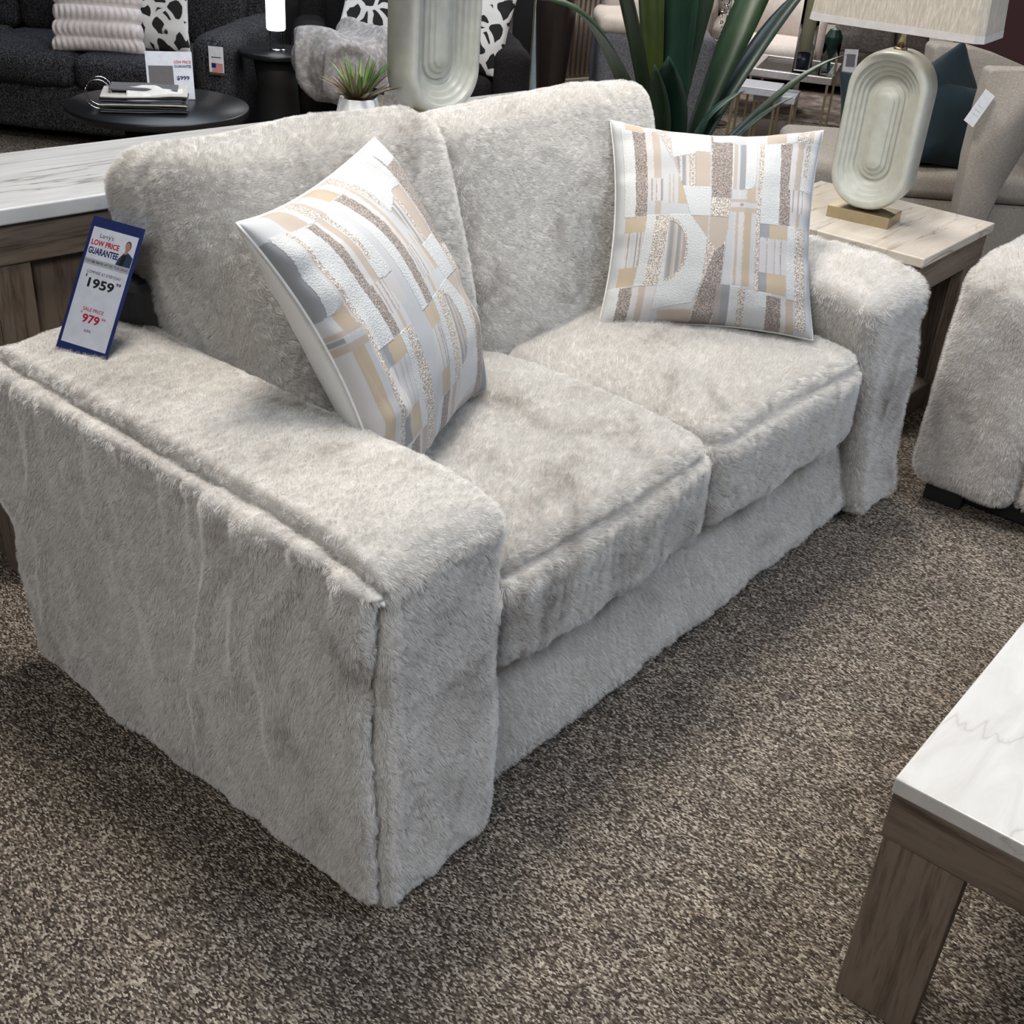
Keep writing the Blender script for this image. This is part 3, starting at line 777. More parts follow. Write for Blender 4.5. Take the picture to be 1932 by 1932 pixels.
# ================================================================== fur armchair at the right edge
chair = thing('armchair', 'light grey faux fur armchair beside the end table at the frame edge', 'armchair', (2.62, -0.65, 0))
def tilt_arm(W, P):
    W = W.copy(); W[:, 0] += (0.65-W[:, 2])*-0.02
    t = np.clip((2.30-W[:, 0])/0.17, 0, 1)*np.clip((W[:, 2]-0.5)/0.2, 0, 1)
    W[:, 2] -= 0.03*t*t
    return W
def ch_disp(sd):
    def f(W, P, N):
        return 0.005*noise(W, 8, sd) + 0.006*noise(W, (3, 9, 4), sd+1) + 0.007*ridged(W, (6, 9, 4), sd+2)*np.clip(noise(W, 4, sd+3)+0.4, 0, 1) + groove(np.where(W[:, 0] < 2.16, W[:, 1]+0.335, 9), 0.008, 0.012)
    return f
fur_block('arm', (2.58, -0.185, 0.395), (0.47, 0.145, 0.325), 0.06, 0.012, chair, ch_disp(81), tilt_arm, (4500, 50), (-0.0004, 0, -0.0008), 0.010, 8, 0.00034)
fur_block('arm', (2.58, -1.20, 0.395), (0.47, 0.145, 0.325), 0.06, 0.02, chair, ch_disp(84), tilt_arm, (1500, 30), (-0.0004, 0, -0.0008), 0.010, 9, 0.0005)
fur_block('base', (2.58, -0.69, 0.20), (0.44, 0.365, 0.12), 0.03, 0.015, chair, ch_disp(87), None, (1500, 30), (-0.0004, 0, -0.0008), 0.010, 10, 0.0005)
fur_block('seat_cushion', (2.46, -0.69, 0.43), (0.34, 0.36, 0.115), 0.06, 0.015, chair, ch_disp(90), None, (1500, 30), (-0.0004, 0, 0), 0.010, 11, 0.0005)
fur_block('back_cushion', (2.90, -0.69, 0.76), (0.12, 0.40, 0.28), 0.08, 0.02, chair, ch_disp(93), None, (1500, 30), (0, 0, -0.0004), 0.010, 12, 0.0005)
for fx, fy in ((2.22, -0.14), (2.95, -0.14), (2.22, -1.2), (2.95, -1.2)):
    box('foot', (fx+0.02, fy, 0.035), (0.16, 0.11, 0.07), BLACKM, chair, 0.004)
box('plinth', (2.60, -0.67, 0.045), (0.80, 1.00, 0.07), BLACKM, chair, 0.004)

# ================================================================== stepped ceramic lamps
def stadium(w, h, rx, n=14):
    """closed outline of a rounded rectangle w x h with corner radius rx (top and bottom), centred"""
    pts = []
    for (cx, cz, a0) in ((w/2-rx, h/2-rx, 0), (-w/2+rx, h/2-rx, 90), (-w/2+rx, -h/2+rx, 180), (w/2-rx, -h/2+rx, 270)):
        for k in range(n+1):
            a = math.radians(a0+90*k/n); pts.append((cx+rx*math.cos(a), cz+rx*math.sin(a)))
    return pts
def lamp(label, M, W=0.27, Hh=0.475, with_shade=True, group=None):
    root = thing('table_lamp', label, 'lamp', (0, 0, 0), 0, group); root.matrix_world = M
    local(box('lamp_base', (0, 0, 0.0175), (W*0.82, 0.125, 0.035), BRASS, None, 0.0015), root)
    # body: front faces -y; concentric steps sink inward then rise again
    # concentric terraces: four sink inward, the last three rise again (scale, depth)
    terr = [(0.80, -0.040), (0.70, -0.029), (0.605, -0.018), (0.51, -0.007), (0.40, -0.014), (0.29, -0.022), (0.19, -0.030)]
    rings = [(1.0, -0.030), (0.985, -0.042), (0.955, -0.050), (0.93, -0.052)]
    yprev = -0.052; sprev = 0.93
    for s_, y_ in terr:
        rings += [(s_+0.026, yprev), (s_+0.016, yprev+(y_-yprev)*0.12), (s_+0.006, yprev+(y_-yprev)*0.85), (s_-0.004, y_)]
        yprev = y_
    rings += [(0.05, yprev)]
    bm = bmesh.new(); loops = []
    zc = 0.035+Hh/2+0.004
    def loop(s, y, first=None):
        off = (1-s)*W/2
        w = W-2*off; h = Hh-2*off*1.25
        w = max(w, 0.012); h = max(h, 0.05)
        rx = min(W*0.46*s+0.002, w/2*0.999, h/2*0.999)
        return [bm.verts.new((x, y, z+zc)) for x, z in stadium(w, h, rx)]
    back = [(0.90, 0.062), (1.0, 0.050)]
    seq = [(0.05, 0.062)] + back + rings
    for s_, y_ in seq: loops.append(loop(s_, y_))
    n = len(loops[0])
    for A, B in zip(loops[:-1], loops[1:]):
        for k in range(n): bm.faces.new((A[k], A[(k+1) % n], B[(k+1) % n], B[k]))
    bm.faces.new(loops[0]); bm.faces.new(loops[-1][::-1])
    body = bm_obj('lamp_body', bm, CERAMIC, None, True)
    local(body, root)
    top = zc+Hh/2
    bm = bmesh.new()
    bmesh.ops.create_cone(bm, cap_ends=True, segments=20, radius1=0.011, radius2=0.011, depth=0.13, matrix=Matrix.Translation((0, 0, top+0.060)))
    bmesh.ops.create_cone(bm, cap_ends=True, segments=20, radius1=0.020, radius2=0.020, depth=0.008, matrix=Matrix.Translation((0, 0, top+0.001)))
    local(bm_obj('lamp_stem', bm, BRASS, None, True), root)
    # rectangular hollow shade, slightly tapered
    z0, z1 = top+0.058, top+0.358
    holder_ = root
    for nm, zz0, zz1, mat, o in (('lamp_shade', z0+0.018, z1, SHADE, 0.0), ('shade_trim', z0, z0+0.020, SHADE_TRIM, 0.002)):
        bm = bmesh.new(); rr = []
        for (zz, k) in ((zz0, 1.0), (zz1, 1.0-0.10*(zz1-zz0)/0.3)):
            for t in (0.0, -0.004):
                a, b_ = 0.252*k+o+t, 0.125*k+o+t; c = 0.022
                pts = [(a-c, -b_), (a, -b_+c), (a, b_-c), (a-c, b_), (-a+c, b_), (-a, b_-c), (-a, -b_+c), (-a+c, -b_)]
                rr.append([bm.verts.new((x, y, zz)) for x, y in pts])
        lo_o, lo_i, hi_o, hi_i = rr
        for A, B in ((lo_o, hi_o), (hi_i, lo_i), (lo_i, lo_o), (hi_o, hi_i)):
            for k in range(8): bm.faces.new((A[k], A[(k+1) % 8], B[(k+1) % 8], B[k]))
        holder_ = local(bm_obj(nm, bm, mat, None, False), holder_)
    return root
# right lamp faces the camera side (-x); its long side lies along y
lamp('sage grey stepped oval lamp with oblong linen shade on the end table', Matrix.Translation((2.60, 0.456, 0.612)) @ Matrix.Rotation(math.radians(-84), 4, 'Z'), 0.242, 0.465)
p2 = at(816, 240, z=0.88)
lamp('sage grey stepped oval lamp standing on the console behind the loveseat', Matrix.Translation(p2) @ Matrix.Rotation(math.radians(-6), 4, 'Z'), 0.242, 0.465)

# ================================================================== small things and the showroom behind
def lathe(name, prof, mat, parent=None, seg=32, smooth=True, wob=None):
    bm = bmesh.new(); rings = []
    for r, z in prof:
        rings.append([bm.verts.new((r*math.cos(2*PI*k/seg), r*math.sin(2*PI*k/seg), z)) for k in range(seg)])
    for A, B in zip(rings[:-1], rings[1:]):
        for k in range(seg): bm.faces.new((A[k], A[(k+1) % seg], B[(k+1) % seg], B[k]))
    if prof[0][0] > 1e-4: bm.faces.new(rings[0][::-1])
    if prof[-1][0] > 1e-4: bm.faces.new(rings[-1])
    bmesh.ops.remove_doubles(bm, verts=bm.verts, dist=1e-6)
    o = bm_obj(name, bm, mat, None, smooth)
    return local(o, parent) if parent is not None else o

def leaf_mesh(bm, base, az, el, length, width, droop, twist=0.0, seg=14, fold=0.42, cup=0.0, wid_at=0.45, tipw=0.02):
    """strap leaf with a channelled midrib, arching over under its weight"""
    p = Vector(base); rows = []
    for i in range(seg+1):
        t = i/seg
        e = el - droop*t*t
        d = Vector((math.cos(az)*math.cos(e), math.sin(az)*math.cos(e), math.sin(e)))
        if i: p = p + d*(length/seg)
        s = Vector((-math.sin(az), math.cos(az), 0)); n = s.cross(d)
        tw = twist*t; s2 = s*math.cos(tw)+n*math.sin(tw); n2 = s2.cross(d)
        wv = width*(min(1, 0.45+t/wid_at*0.55) if t < wid_at else max(tipw, 1-((t-wid_at)/(1-wid_at))**2.2))/2
        wav = 0.10*math.sin(7*t+az*3)*wv
        rows.append([bm.verts.new(p + s2*wv*k - n2*(abs(k)*-fold*wv) + n2*wav*k) for k in (-1, -0.5, 0, 0.5, 1)])
    for A, B in zip(rows[:-1], rows[1:]):
        for k in range(4): bm.faces.new((A[k], A[k+1], B[k+1], B[k]))

def leaf_obj(name, mat, parent, thick=0.0012, **k):
    bm = bmesh.new(); leaf_mesh(bm, **k)
    o = bm_obj(name, bm, mat, None, True)
    md = o.modifiers.new('thick', 'SOLIDIFY'); md.thickness = thick
    return local(o, parent)

def leaf_material(name, c0, c1):
    m, nt, b = nodes(name)
    n = noise_tex(nt, coords(nt), 5, 3, 0.6)
    n2 = noise_tex(nt, coords(nt, (60, 60, 2)), 1, 3)
    mx = N_(nt, 'ShaderNodeMath', operation='MULTIPLY_ADD'); mx.inputs[1].default_value = 0.3
    nt.links.new(n2.outputs['Fac'], mx.inputs[0]); nt.links.new(n.outputs['Fac'], mx.inputs[2])
    r = ramp(nt, [(0.45, c0), (0.85, c1)], mx.outputs[0])
    nt.links.new(r.outputs[0], b.inputs['Base Color']); b.inputs['Roughness'].default_value = 0.42
    bump(nt, b, n2.outputs['Fac'], 0.25, 0.002)
    return m
LEAF = leaf_material('dark_strap_leaf', (0.008, 0.024, 0.012), (0.022, 0.050, 0.020))
LEAFB = leaf_material('blue_green_leaf', (0.005, 0.020, 0.015), (0.012, 0.040, 0.026))
LEAFY = leaf_material('olive_leaf', (0.020, 0.034, 0.008), (0.055, 0.080, 0.012))
LEAFP = leaf_material('spiky_leaf', (0.08, 0.15, 0.05), (0.18, 0.30, 0.08))
LEAFR = leaf_material('reddish_spiky_leaf', (0.10, 0.06, 0.04), (0.16, 0.14, 0.06))
SOIL = plain('potting_soil', (0.05, 0.03, 0.02), 0.95)

# --- large strap-leaved plant in a tall floor planter behind the far end of the loveseat
PB = Vector((2.46, 1.12, 0.0))
plant = thing('potted_dracaena', 'tall dark green strap leaved plant rising behind the far back cushion', 'plant', PB)
lathe('planter', [(0.13, 0), (0.14, 0.01), (0.19, 0.60), (0.195, 0.62), (0.175, 0.62), (0.165, 0.57), (0.0, 0.57)], BLACKM, plant)
def leaf_to(px, py, yy, mat, width, z0=0.62, bend=0.5, tw=0.0, off=(0, 0), wid_at=0.5, over=1.0):
    """leaf from the planter whose chord runs to the given world target"""
    tgt = at(px, py, y=yy); b0 = PB + Vector((off[0], off[1], z0))
    d = (tgt-b0)*over; az = math.atan2(d.y, d.x); ch = math.hypot(d.x, d.y)
    el = math.atan2(d.z, ch) + bend*0.36
    leaf_obj('leaf', mat, plant, base=(off[0], off[1], z0), az=az, el=el, length=d.length*(1+0.05*bend*bend), width=width, droop=bend, twist=tw, wid_at=wid_at)
leaf_to(1005, -8, 0.95, LEAF, 0.078, 0.62, 0.9, 0.5, (-0.05, 0), 0.45)
leaf_to(1150, -110, 1.10, LEAF, 0.075, 0.64, 0.35, 0.3, (-0.04, 0), 0.6, 1.15)
leaf_to(1215, -140, 1.15, LEAFY, 0.085, 0.64, 0.3, -0.4, (-0.02, 0.03), 0.6, 1.1)
leaf_to(1262, -220, 1.20, LEAFY, 0.070, 0.66, 0.15, 0.9, (0.0, 0.05), 0.6, 1.1)
leaf_to(1310, -250, 1.05, LEAFB, 0.118, 0.60, 0.15, 0.25, (0.0, -0.02), 0.55, 1.1)
leaf_to(1375, -230, 1.12, LEAF, 0.105, 0.60, 0.2, -0.35, (0.02, 0.02), 0.55, 1.1)
leaf_to(1500, -150, 1.02, LEAF, 0.120, 0.62, 0.35, -0.3, (0.04, -0.02), 0.5, 1.1)
leaf_to(1545, -40, 0.95, LEAFB, 0.105, 0.60, 0.7, 0.25, (0.05, -0.03), 0.45, 1.05)
leaf_to(1262, 105, 0.98, LEAFB, 0.130, 0.55, 0.2, 0.0, (-0.03, -0.06), 0.65)
leaf_to(1235, 120, 1.0, LEAF, 0.080, 0.55, 0.3, -0.3, (-0.06, -0.04), 0.6)
leaf_to(1600, 100, 0.90, LEAF, 0.060, 0.60, 0.6, 0.5, (0.07, -0.05), 0.4)
leaf_to(1500, 180, 0.90, LEAFB, 0.050, 0.58, 0.6, 0.4, (0.07, -0.05), 0.5)
leaf_to(1405, 170, 0.95, LEAFB, 0.090, 0.56, 1.3, 0.2, (0.05, -0.04), 0.6)
leaf_to(1175, 150, 1.05, LEAF, 0.075, 0.58, 0.5, 0.2, (-0.07, -0.02), 0.6)

# --- small faceted pot with a spiky succulent on the console
pp = at(676, 246, z=0.88)
pot = thing('potted_succulent', 'small spiky green succulent in a white faceted pot on the console', 'plant', pp)
lathe('pot', [(0.040, 0), (0.052, 0.006), (0.060, 0.045), (0.050, 0.083), (0.047, 0.085), (0.044, 0.078), (0.0, 0.076)], POTWHITE, pot, 9, False)
lathe('soil', [(0.043, 0.070), (0.040, 0.079), (0.0, 0.082)], SOIL, pot, 12)
rq = random.Random(4)
for k in range(56):
    az = rq.uniform(0, 2*PI); el = rq.uniform(0.4, 1.5); L_ = rq.uniform(0.08, 0.125)
    leaf_obj('spiky_leaf', LEAFP if el > 0.95 else LEAFR, pot, 0.0006, base=(0.010*math.cos(az), 0.010*math.sin(az), 0.078), az=az, el=el, length=L_, width=0.013, droop=rq.uniform(0.1, 0.55), seg=7, wid_at=0.3)
# small blue and cream tag stuck in front of the pot
tg = thing('hanging_tag', 'narrow blue and cream tag leaning on the white succulent pot', 'tag', (0, 0, 0))
tp = at(712, 230, z=0.885)
tg.matrix_world = Matrix.Translation(tp+Vector((-0.02, -0.01, 0))) @ Matrix.Rotation(math.radians(-38), 4, 'Z') @ Matrix.Rotation(math.radians(8), 4, 'Y') @ Matrix.Rotation(math.radians(78), 4, 'X')
lbox('tag_card', (0, 0.045, 0), (0.032, 0.09, 0.001), plain('cream_card', (0.66, 0.60, 0.46), 0.6), tg)
lbox('blue_stripe', (-0.008, 0.045, 0.0009), (0.016, 0.09, 0.0006), INKNAVY, tg)
lbox('blue_stripe', (0.0, 0.083, 0.0009), (0.032, 0.014, 0.0006), INKNAVY, tg)
text('lettering', "HES", 0, 0, 0, 0.011, PAPER, tg, 0.050, 0.03, rot=Matrix.Translation((-0.004, 0.045, 0.0014)) @ Matrix.Rotation(math.radians(-90), 4, 'Z'))

# --- round black coffee table with swatch book and its tent sign
c1 = Vector((2.17, 3.55, 0))
rt = thing('round_coffee_table', 'low round black coffee table with a drum pedestal before the black sofa', 'table', c1)
lathe('table_top', [(0.37, 0.415), (0.385, 0.420), (0.39, 0.445), (0.386, 0.450), (0.0, 0.450)], BLACKP, rt, 64)
lathe('pedestal', [(0.17, 0), (0.17, 0.02), (0.15, 0.06), (0.15, 0.414), (0.0, 0.414)], BLACKM, rt, 40)
bk = at(275, 205, z=0.452)
swb = thing('swatch_book', 'ring bound stack of fabric swatches with a white fur sample on top', 'book', bk, math.radians(-38))
FABS = [plain('swatch_grey', (0.12, 0.12, 0.13), 0.9), plain('swatch_ivory', (0.55, 0.53, 0.50), 0.9), plain('swatch_black', (0.015, 0.015, 0.017), 0.9), plain('swatch_slate', (0.06, 0.07, 0.09), 0.9)]
for k in range(8):
    P, N, F = rbox(0.145, 0.085, 0.0035, 0.003, 0.012, 2)
    P[:, :2] *= 1.22; P[:, 2] += 0.006 + k*0.0085 + 0.004*noise(P+k, (9, 9, 1), k) + 0.010*np.clip((P[:, 0]+0.1)/0.25, 0, 1)*(k/8)
    P[:, 0] += 0.004*math.sin(k*2.1); P[:, 1] += 0.003*math.cos(k*1.7)
    local(link('swatch', mesh_np('swatch', P, F), FABS[(k*3) % 4], None), swb)
P, N, F = rbox(0.115, 0.055, 0.012, 0.011, 0.008, 4)
P[:, 2] += 0.078 + 0.010*noise(P, 22, 3) - 0.03*np.clip((-P[:, 1])/0.06, 0, 1); P[:, 0] += 0.045; P[:, 1] -= 0.045
local(link('white_fur_swatch', mesh_np('wf', P, F), plain('white_fur_cloth', (0.72, 0.72, 0.70), 0.95), None), swb)
P, N, F = rbox(0.14, 0.07, 0.004, 0.003, 0.01, 2)
P[:, 2] += 0.088 + 0.012*noise(P, (12, 5, 1), 8); P[:, 1] += 0.02
local(link('cover_page', mesh_np('cp', P, F), FABS[0], None), swb)
for yy in (-0.035, 0.035):
    pts = [(-0.185+0.055*math.cos(2*PI*i/28), yy, 0.062+0.058*math.sin(2*PI*i/28)) for i in range(28)]
    local(edge_tube('ring', pts, 0.0028, CHROME, None), swb)
ts = at(345, 190, z=0.452)
tent = thing('tent_sign', 'clear tent sign with a room photo standing on the round black table', 'sign', (0, 0, 0))
tent.matrix_world = Matrix.Translation(ts + Vector((-0.02, 0.05, 0))) @ Matrix.Rotation(math.radians(-33), 4, 'Z') @ Matrix.Rotation(math.radians(72), 4, 'X')
tsheet = lbox('sign_sheet', (0, 0.10, 0), (0.20, 0.20, 0.002), PAPER, tent)
lbox('room_photo', (-0.038, 0.085, 0.0015), (0.105, 0.11, 0.0008), plain('printed_room_photo', (0.13, 0.12, 0.12), 0.5), tsheet)
text('lettering', "LOW PRICE", 0.057, 0.150, 0.0016, 0.012, INKRED, tsheet, 0.072, 0.03)
text('lettering', "GUARANTEE", 0.057, 0.132, 0.0016, 0.012, INKNAVY, tsheet, 0.074, 0.03)
text('lettering', "$999", 0.055, 0.078, 0.0016, 0.020, INKNAVY, tsheet, 0.055, 0.03)
lbox('clear_holder', (0, 0.102, 0.0035), (0.208, 0.208, 0.001), ACRYL, tent)

# --- black tweed sofa with two pillows
bs = thing('tweed_sofa', 'long black tweed sofa at the top left behind the round black table', 'sofa', (2.86, 3.93, 0), math.atan2(-0.52, -0.855)+PI/2)
# local frame: -y is forward (towards the viewer), x runs along the seat; right arm end at x = 0, sofa extends to -x ... 
def soft(name, c, h, r, mat, parent, puff=0.03, step=0.03, sd=0, amp=0.006, rot=None):
    P, N, F = rbox(h[0], h[1], h[2], r, step, 4)
    u = np.clip(1-(P/np.array(h))**2, 0, 1)
    d = puff*(np.abs(N[:, 0])*u[:, 1]*u[:, 2] + np.abs(N[:, 1])*u[:, 0]*u[:, 2] + np.abs(N[:, 2])*u[:, 0]*u[:, 1])
    P = P + N*(d + amp*noise(P+sd, 9, sd))[:, None]
    if rot is not None: P = P @ np.array(Euler(rot).to_matrix()).T
    P = P + np.array(c)
    return local(link(name, mesh_np(name, P, F), mat, None), parent)
def arm_sofa(root, mat, length, depth=0.95, n=3, arm_w=0.20, arm_h=0.62, seat_h=0.46, back_h=0.88, sgn=1, legs=True, step=0.04):
    L = length
    soft('base', (-L/2, depth/2, 0.19), (L/2-0.02, depth/2-0.03, 0.12), 0.03, mat, root, 0.004, step, 1)
    for x in (-arm_w/2, -L+arm_w/2):
        soft('arm', (x, depth/2-0.01, arm_h/2+0.03), (arm_w/2, depth/2, arm_h/2-0.03), 0.075, mat, root, 0.008, step, 2)
    sw_ = (L-2*arm_w)/n
    for k in range(n):
        cx = -arm_w-sw_*(k+0.5)
        soft('seat_cushion', (cx, depth*0.36, seat_h-0.08), (sw_/2-0.004, depth*0.37, 0.085), 0.055, mat, root, 0.02, step, 3+k)
        soft('back_cushion', (cx, depth*0.80, (seat_h+back_h)/2), (sw_/2-0.004, 0.10, (back_h-seat_h)/2+0.02), 0.07, mat, root, 0.03, step, 6+k, rot=None)
    soft('back_frame', (-L/2, depth-0.07, back_h*0.45), (L/2-0.03, 0.07, back_h*0.45-0.04), 0.04, mat, root, 0.004, step, 9)
arm_sofa(bs, BLACK_TWEED, 2.3, 0.95, 3)
# white and american flag hang tag on its arm
ft = thing('hang_tag', 'small white hang tag with an American flag on the black sofa arm', 'tag')
fp = bs.matrix_world @ Vector((-0.055, -0.030, 0.57))
ft.matrix_world = frame_matrix(fp, *[tuple((bs.matrix_world.to_3x3() @ Vector(v)).normalized()) for v in ((1, 0, 0), (0, 0, 1), (0, -1, 0))])
fcard = lbox('tag_card', (0, -0.055, 0), (0.075, 0.13, 0.0015), PAPER, ft)
lbox('gold_edge', (0, -0.116, 0.001), (0.075, 0.012, 0.001), BRASS, fcard)
for k in range(7):
    lbox('flag_stripe', (0.004, -0.070-k*0.006, 0.0012), (0.056, 0.003, 0.0006), INKRED, fcard)
lbox('flag_canton', (-0.014, -0.078, 0.0016), (0.022, 0.022, 0.0006), INKNAVY, fcard)
lbox('printed_line', (0, -0.040, 0.0012), (0.05, 0.004, 0.0005), INKNAVY, fcard)

# pillows in the showroom: plain cushions with their own pattern material
def zebra_material():
    m, nt, b = nodes('black_white_abstract_weave')
    v = coords(nt, (1, 1, 1))
    n = N_(nt, 'ShaderNodeTexVoronoi', feature='DISTANCE_TO_EDGE'); n.inputs['Scale'].default_value = 11
    dn = noise_tex(nt, v, 6, 2, 0.5)
    ad = N_(nt, 'ShaderNodeVectorMath', operation='MULTIPLY_ADD'); ad.inputs[1].default_value = (0.12, 0.12, 0.12)
    nt.links.new(dn.outputs['Color'], ad.inputs[0]); nt.links.new(v, ad.inputs[2]); nt.links.new(ad.outputs[0], n.inputs['Vector'])
    r = ramp(nt, [(0.0, (0.72, 0.71, 0.70)), (0.13, (0.70, 0.69, 0.68)), (0.15, (0.012, 0.012, 0.013)), (1.0, (0.012, 0.012, 0.013))], n.outputs['Distance'])
    nt.links.new(r.outputs[0], b.inputs['Base Color']); b.inputs['Roughness'].default_value = 0.9
    return m
ZEBRA = zebra_material()
PINKWHITE = plain('ribbed_white_plush', (0.70, 0.64, 0.63), 0.95, 0, Sheen_Weight=0.4)
def bg_pillow(label, base, facing, size, thick, mat, lean=18, rib=False, roll=0, sd=3, group=None, squash=1.0):
    """stands on its lower edge at base, facing the compass angle (radians)"""
    root = thing('throw_pillow', label, 'pillow', (0, 0, 0), 0, group)
    root.matrix_world = Matrix.Translation(base) @ Matrix.Rotation(facing+PI/2, 4, 'Z') @ Matrix.Rotation(math.radians(90-lean), 4, 'X') @ Matrix.Rotation(math.radians(roll), 4, 'Z') @ Matrix.Translation((0, size*0.47, 0))
    me, X, Y, keep = pillow_mesh(size, thick, 60 if rib else 36, sd, 0.07, 0.3)
    n = len(me.vertices); co = np.zeros(n*3); me.vertices.foreach_get('co', co); co = co.reshape(-1, 3)
    if rib:
        k = np.abs(np.sin(co[:, 1]/size*PI*6.0))**0.45
        co[:, 2] += np.sign(co[:, 2])*(k-0.6)*0.022 + 0.006*np.sign(co[:, 2])*k*np.sin(co[:, 0]*210+2.5*np.sin(co[:, 1]*40))
        co[:, 0] *= 1+0.05*(k-0.5)
    co[:, 1] *= squash
    me.vertices.foreach_set('co', co.ravel())
    local(link('cover', me, mat, None), root)
    return root
FB = math.atan2(-0.52, -0.855)
b1 = bs.matrix_world @ Vector((-0.80, 0.62, 0.50))
bg_pillow('white ribbed plush pillow on the black sofa', at(188, 98, z=0.47), FB+0.2, 0.46, 0.16, PINKWHITE, 15, True)
bg_pillow('black and white abstract pillow next to the white ribbed pillow', at(285, 104, z=0.47)+Vector((0.06, 0.08, 0)), FB-0.15, 0.46, 0.13, ZEBRA, 12, False, 4, 5, group='black and white abstract pillows')

# --- black side table with a glowing lamp
st_ = at(522, 95, z=0.56); 
sd_t = thing('side_table', 'round black side table holding the glowing cylinder lamp', 'table', (st_.x, st_.y, 0))
lathe('table_top', [(0.175, 0.535), (0.185, 0.54), (0.185, 0.558), (0.18, 0.562), (0.0, 0.562)], BLACKP, sd_t, 48)
lathe('pedestal', [(0.14, 0), (0.14, 0.02), (0.11, 0.25), (0.10, 0.40), (0.12, 0.534), (0.0, 0.534)], BLACKM, sd_t, 32)
lp = thing('cylinder_lamp', 'small glowing white cylinder lamp on the black side table', 'lamp', (st_.x, st_.y, 0.563))
lathe('lamp_foot', [(0.045, 0), (0.045, 0.006), (0.0, 0.006)], CHROME, lp, 24)
lathe('clear_column', [(0.032, 0.006), (0.032, 0.090), (0.0, 0.090)], GLASS, lp, 24)
lathe('glowing_shade', [(0.0, 0.090), (0.042, 0.092), (0.047, 0.10), (0.047, 0.36), (0.0, 0.362)], GLOW_LAMP, lp, 28)

# --- black armchair with grey throw and abstract pillows, behind the pot and lamp
bc_p = at(800, 215, z=0.40)
bc = thing('black_armchair', 'black upholstered armchair under a grey fur throw behind the console lamp', 'armchair', (4.16, 3.06, 0), math.atan2(-0.75, -0.66)+PI/2)
arm_sofa(bc, BLACK_CLOTH, 1.25, 0.92, 1, 0.20, 0.60, 0.44, 0.86)
bg_pillow('black and white abstract pillow left of the console lamp', at(715, 105, z=0.50), FB+0.15, 0.50, 0.14, ZEBRA, 20, False, -10, 7, group='black and white abstract pillows')
bg_pillow('black and white abstract pillow right of the console lamp', at(865, 128, z=0.47), FB-0.1, 0.48, 0.13, ZEBRA, 18, False, -6, 9, group='black and white abstract pillows')
GREYFUR = tweed_material('grey_fur_cloth', (0.26, 0.25, 0.25), (0.48, 0.46, 0.46), 40)
th_c = at(660, 128, z=0.55)
th = thing('fur_throw', 'crumpled grey fur throw heaped over the black armchair arm', 'blanket', th_c)
P, N, F = rbox(0.23, 0.20, 0.13, 0.12, 0.012, 8)
P = P + N*(0.045*ridged(P+0.05*noise(P, 6, 4)[:, None], (5, 5, 6), 22) + 0.035*noise(P, 6, 23))[:, None]
P[:, 2] += 0.03
o = local(link('folds', mesh_np('folds', P, F), GREYFUR, None), th)
P, N, F = rbox(0.15, 0.12, 0.16, 0.07, 0.012, 6)
P = P + N*(0.03*ridged(P, (9, 9, 3), 25) + 0.02*noise(P, 6, 26))[:, None]
P += np.array((0.17, -0.14, -0.16))
local(link('hanging_end', mesh_np('he', P, F), GREYFUR, None), th)

# --- very dark tall vases and columns behind the black sofa
for (px0, px1, py, zb, lab) in ((352, 455, 66, 0.0, 'tall navy black urn behind the black sofa arm'), (500, 590, 60, 0.0, 'tall black urn behind the glowing lamp')):
    a = at(px0, py, z=0.45); b_ = at(px1, py, z=0.45); c = (a+b_)/2; c.z = 0
    r = (b_-a).length/2
    v = thing('floor_urn', lab, 'vase', c)
    lathe('urn_body', [(r*0.72, 0), (r*0.8, 0.02), (r, 0.5), (r*1.08, 0.75), (r, 0.95), (r*0.7, 1.05), (r*0.75, 1.1), (r*0.6, 1.09), (0.0, 1.0)], NAVY if px0 < 400 else BLACKM, v, 40)
# stools with pale seats behind
for k, (px, lab) in enumerate(((563, 'pale topped bar stool far back, the one nearer the glowing lamp'), (580, 'pale topped bar stool far back, the one nearer the grey throw'))):
    q = at(px, 8, z=0.46)
    s_ = thing('bar_stool', lab, 'stool', (q.x+0.05*k, q.y-0.06*k, 0), 0.4, 'bar stools far back')
    lbox('seat', (0, 0, 0.45), (0.13, 0.13, 0.06), CREAM, s_, 0.01)
    for ax, ay in ((-1, -1), (1, -1), (1, 1), (-1, 1)):
        lbox('leg', (ax*0.05, ay*0.05, 0.21), (0.015, 0.015, 0.42), CHROME, s_)
RUGR = tweed_material('red_rug_pile', (0.16, 0.012, 0.02), (0.28, 0.03, 0.04), 60); RUGB = tweed_material('blue_rug_pile', (0.02, 0.05, 0.16), (0.05, 0.11, 0.28), 60)
q = at(572, 62, z=0.01); tag(box('area_rug', (q.x+0.1, q.y+0.8, 0.006), (1.3, 1.0, 0.012), RUGR, None, 0.003, (0, 0, 0.6)), 'dark red rug far back beneath the bar stools', 'rug')
q = at(572, 82, z=0.01); tag(box('area_rug', (q.x, q.y, 0.008), (1.0, 0.5, 0.014), RUGB, None, 0.003, (0, 0, 0.6)), 'blue rug edge showing between the black side table and the throw', 'rug')

# --- big bronze floor vase right of the black armchair
vb = at(1037, 170, z=0.25)
va = thing('bronze_floor_vase', 'big dark bronze floor vase left of the fluted cabinet', 'vase', (vb.x, vb.y, 0))
BRONZE = plain('dark_bronze_glaze', (0.045, 0.036, 0.032), 0.28, 0.5)
lathe('vase_body', [(0.060, 0), (0.068, 0.01), (0.078, 0.2), (0.100, 0.45), (0.118, 0.70), (0.112, 0.85), (0.080, 0.96), (0.085, 1.0), (0.07, 0.99), (0, 0.92)], BRONZE, va, 40)
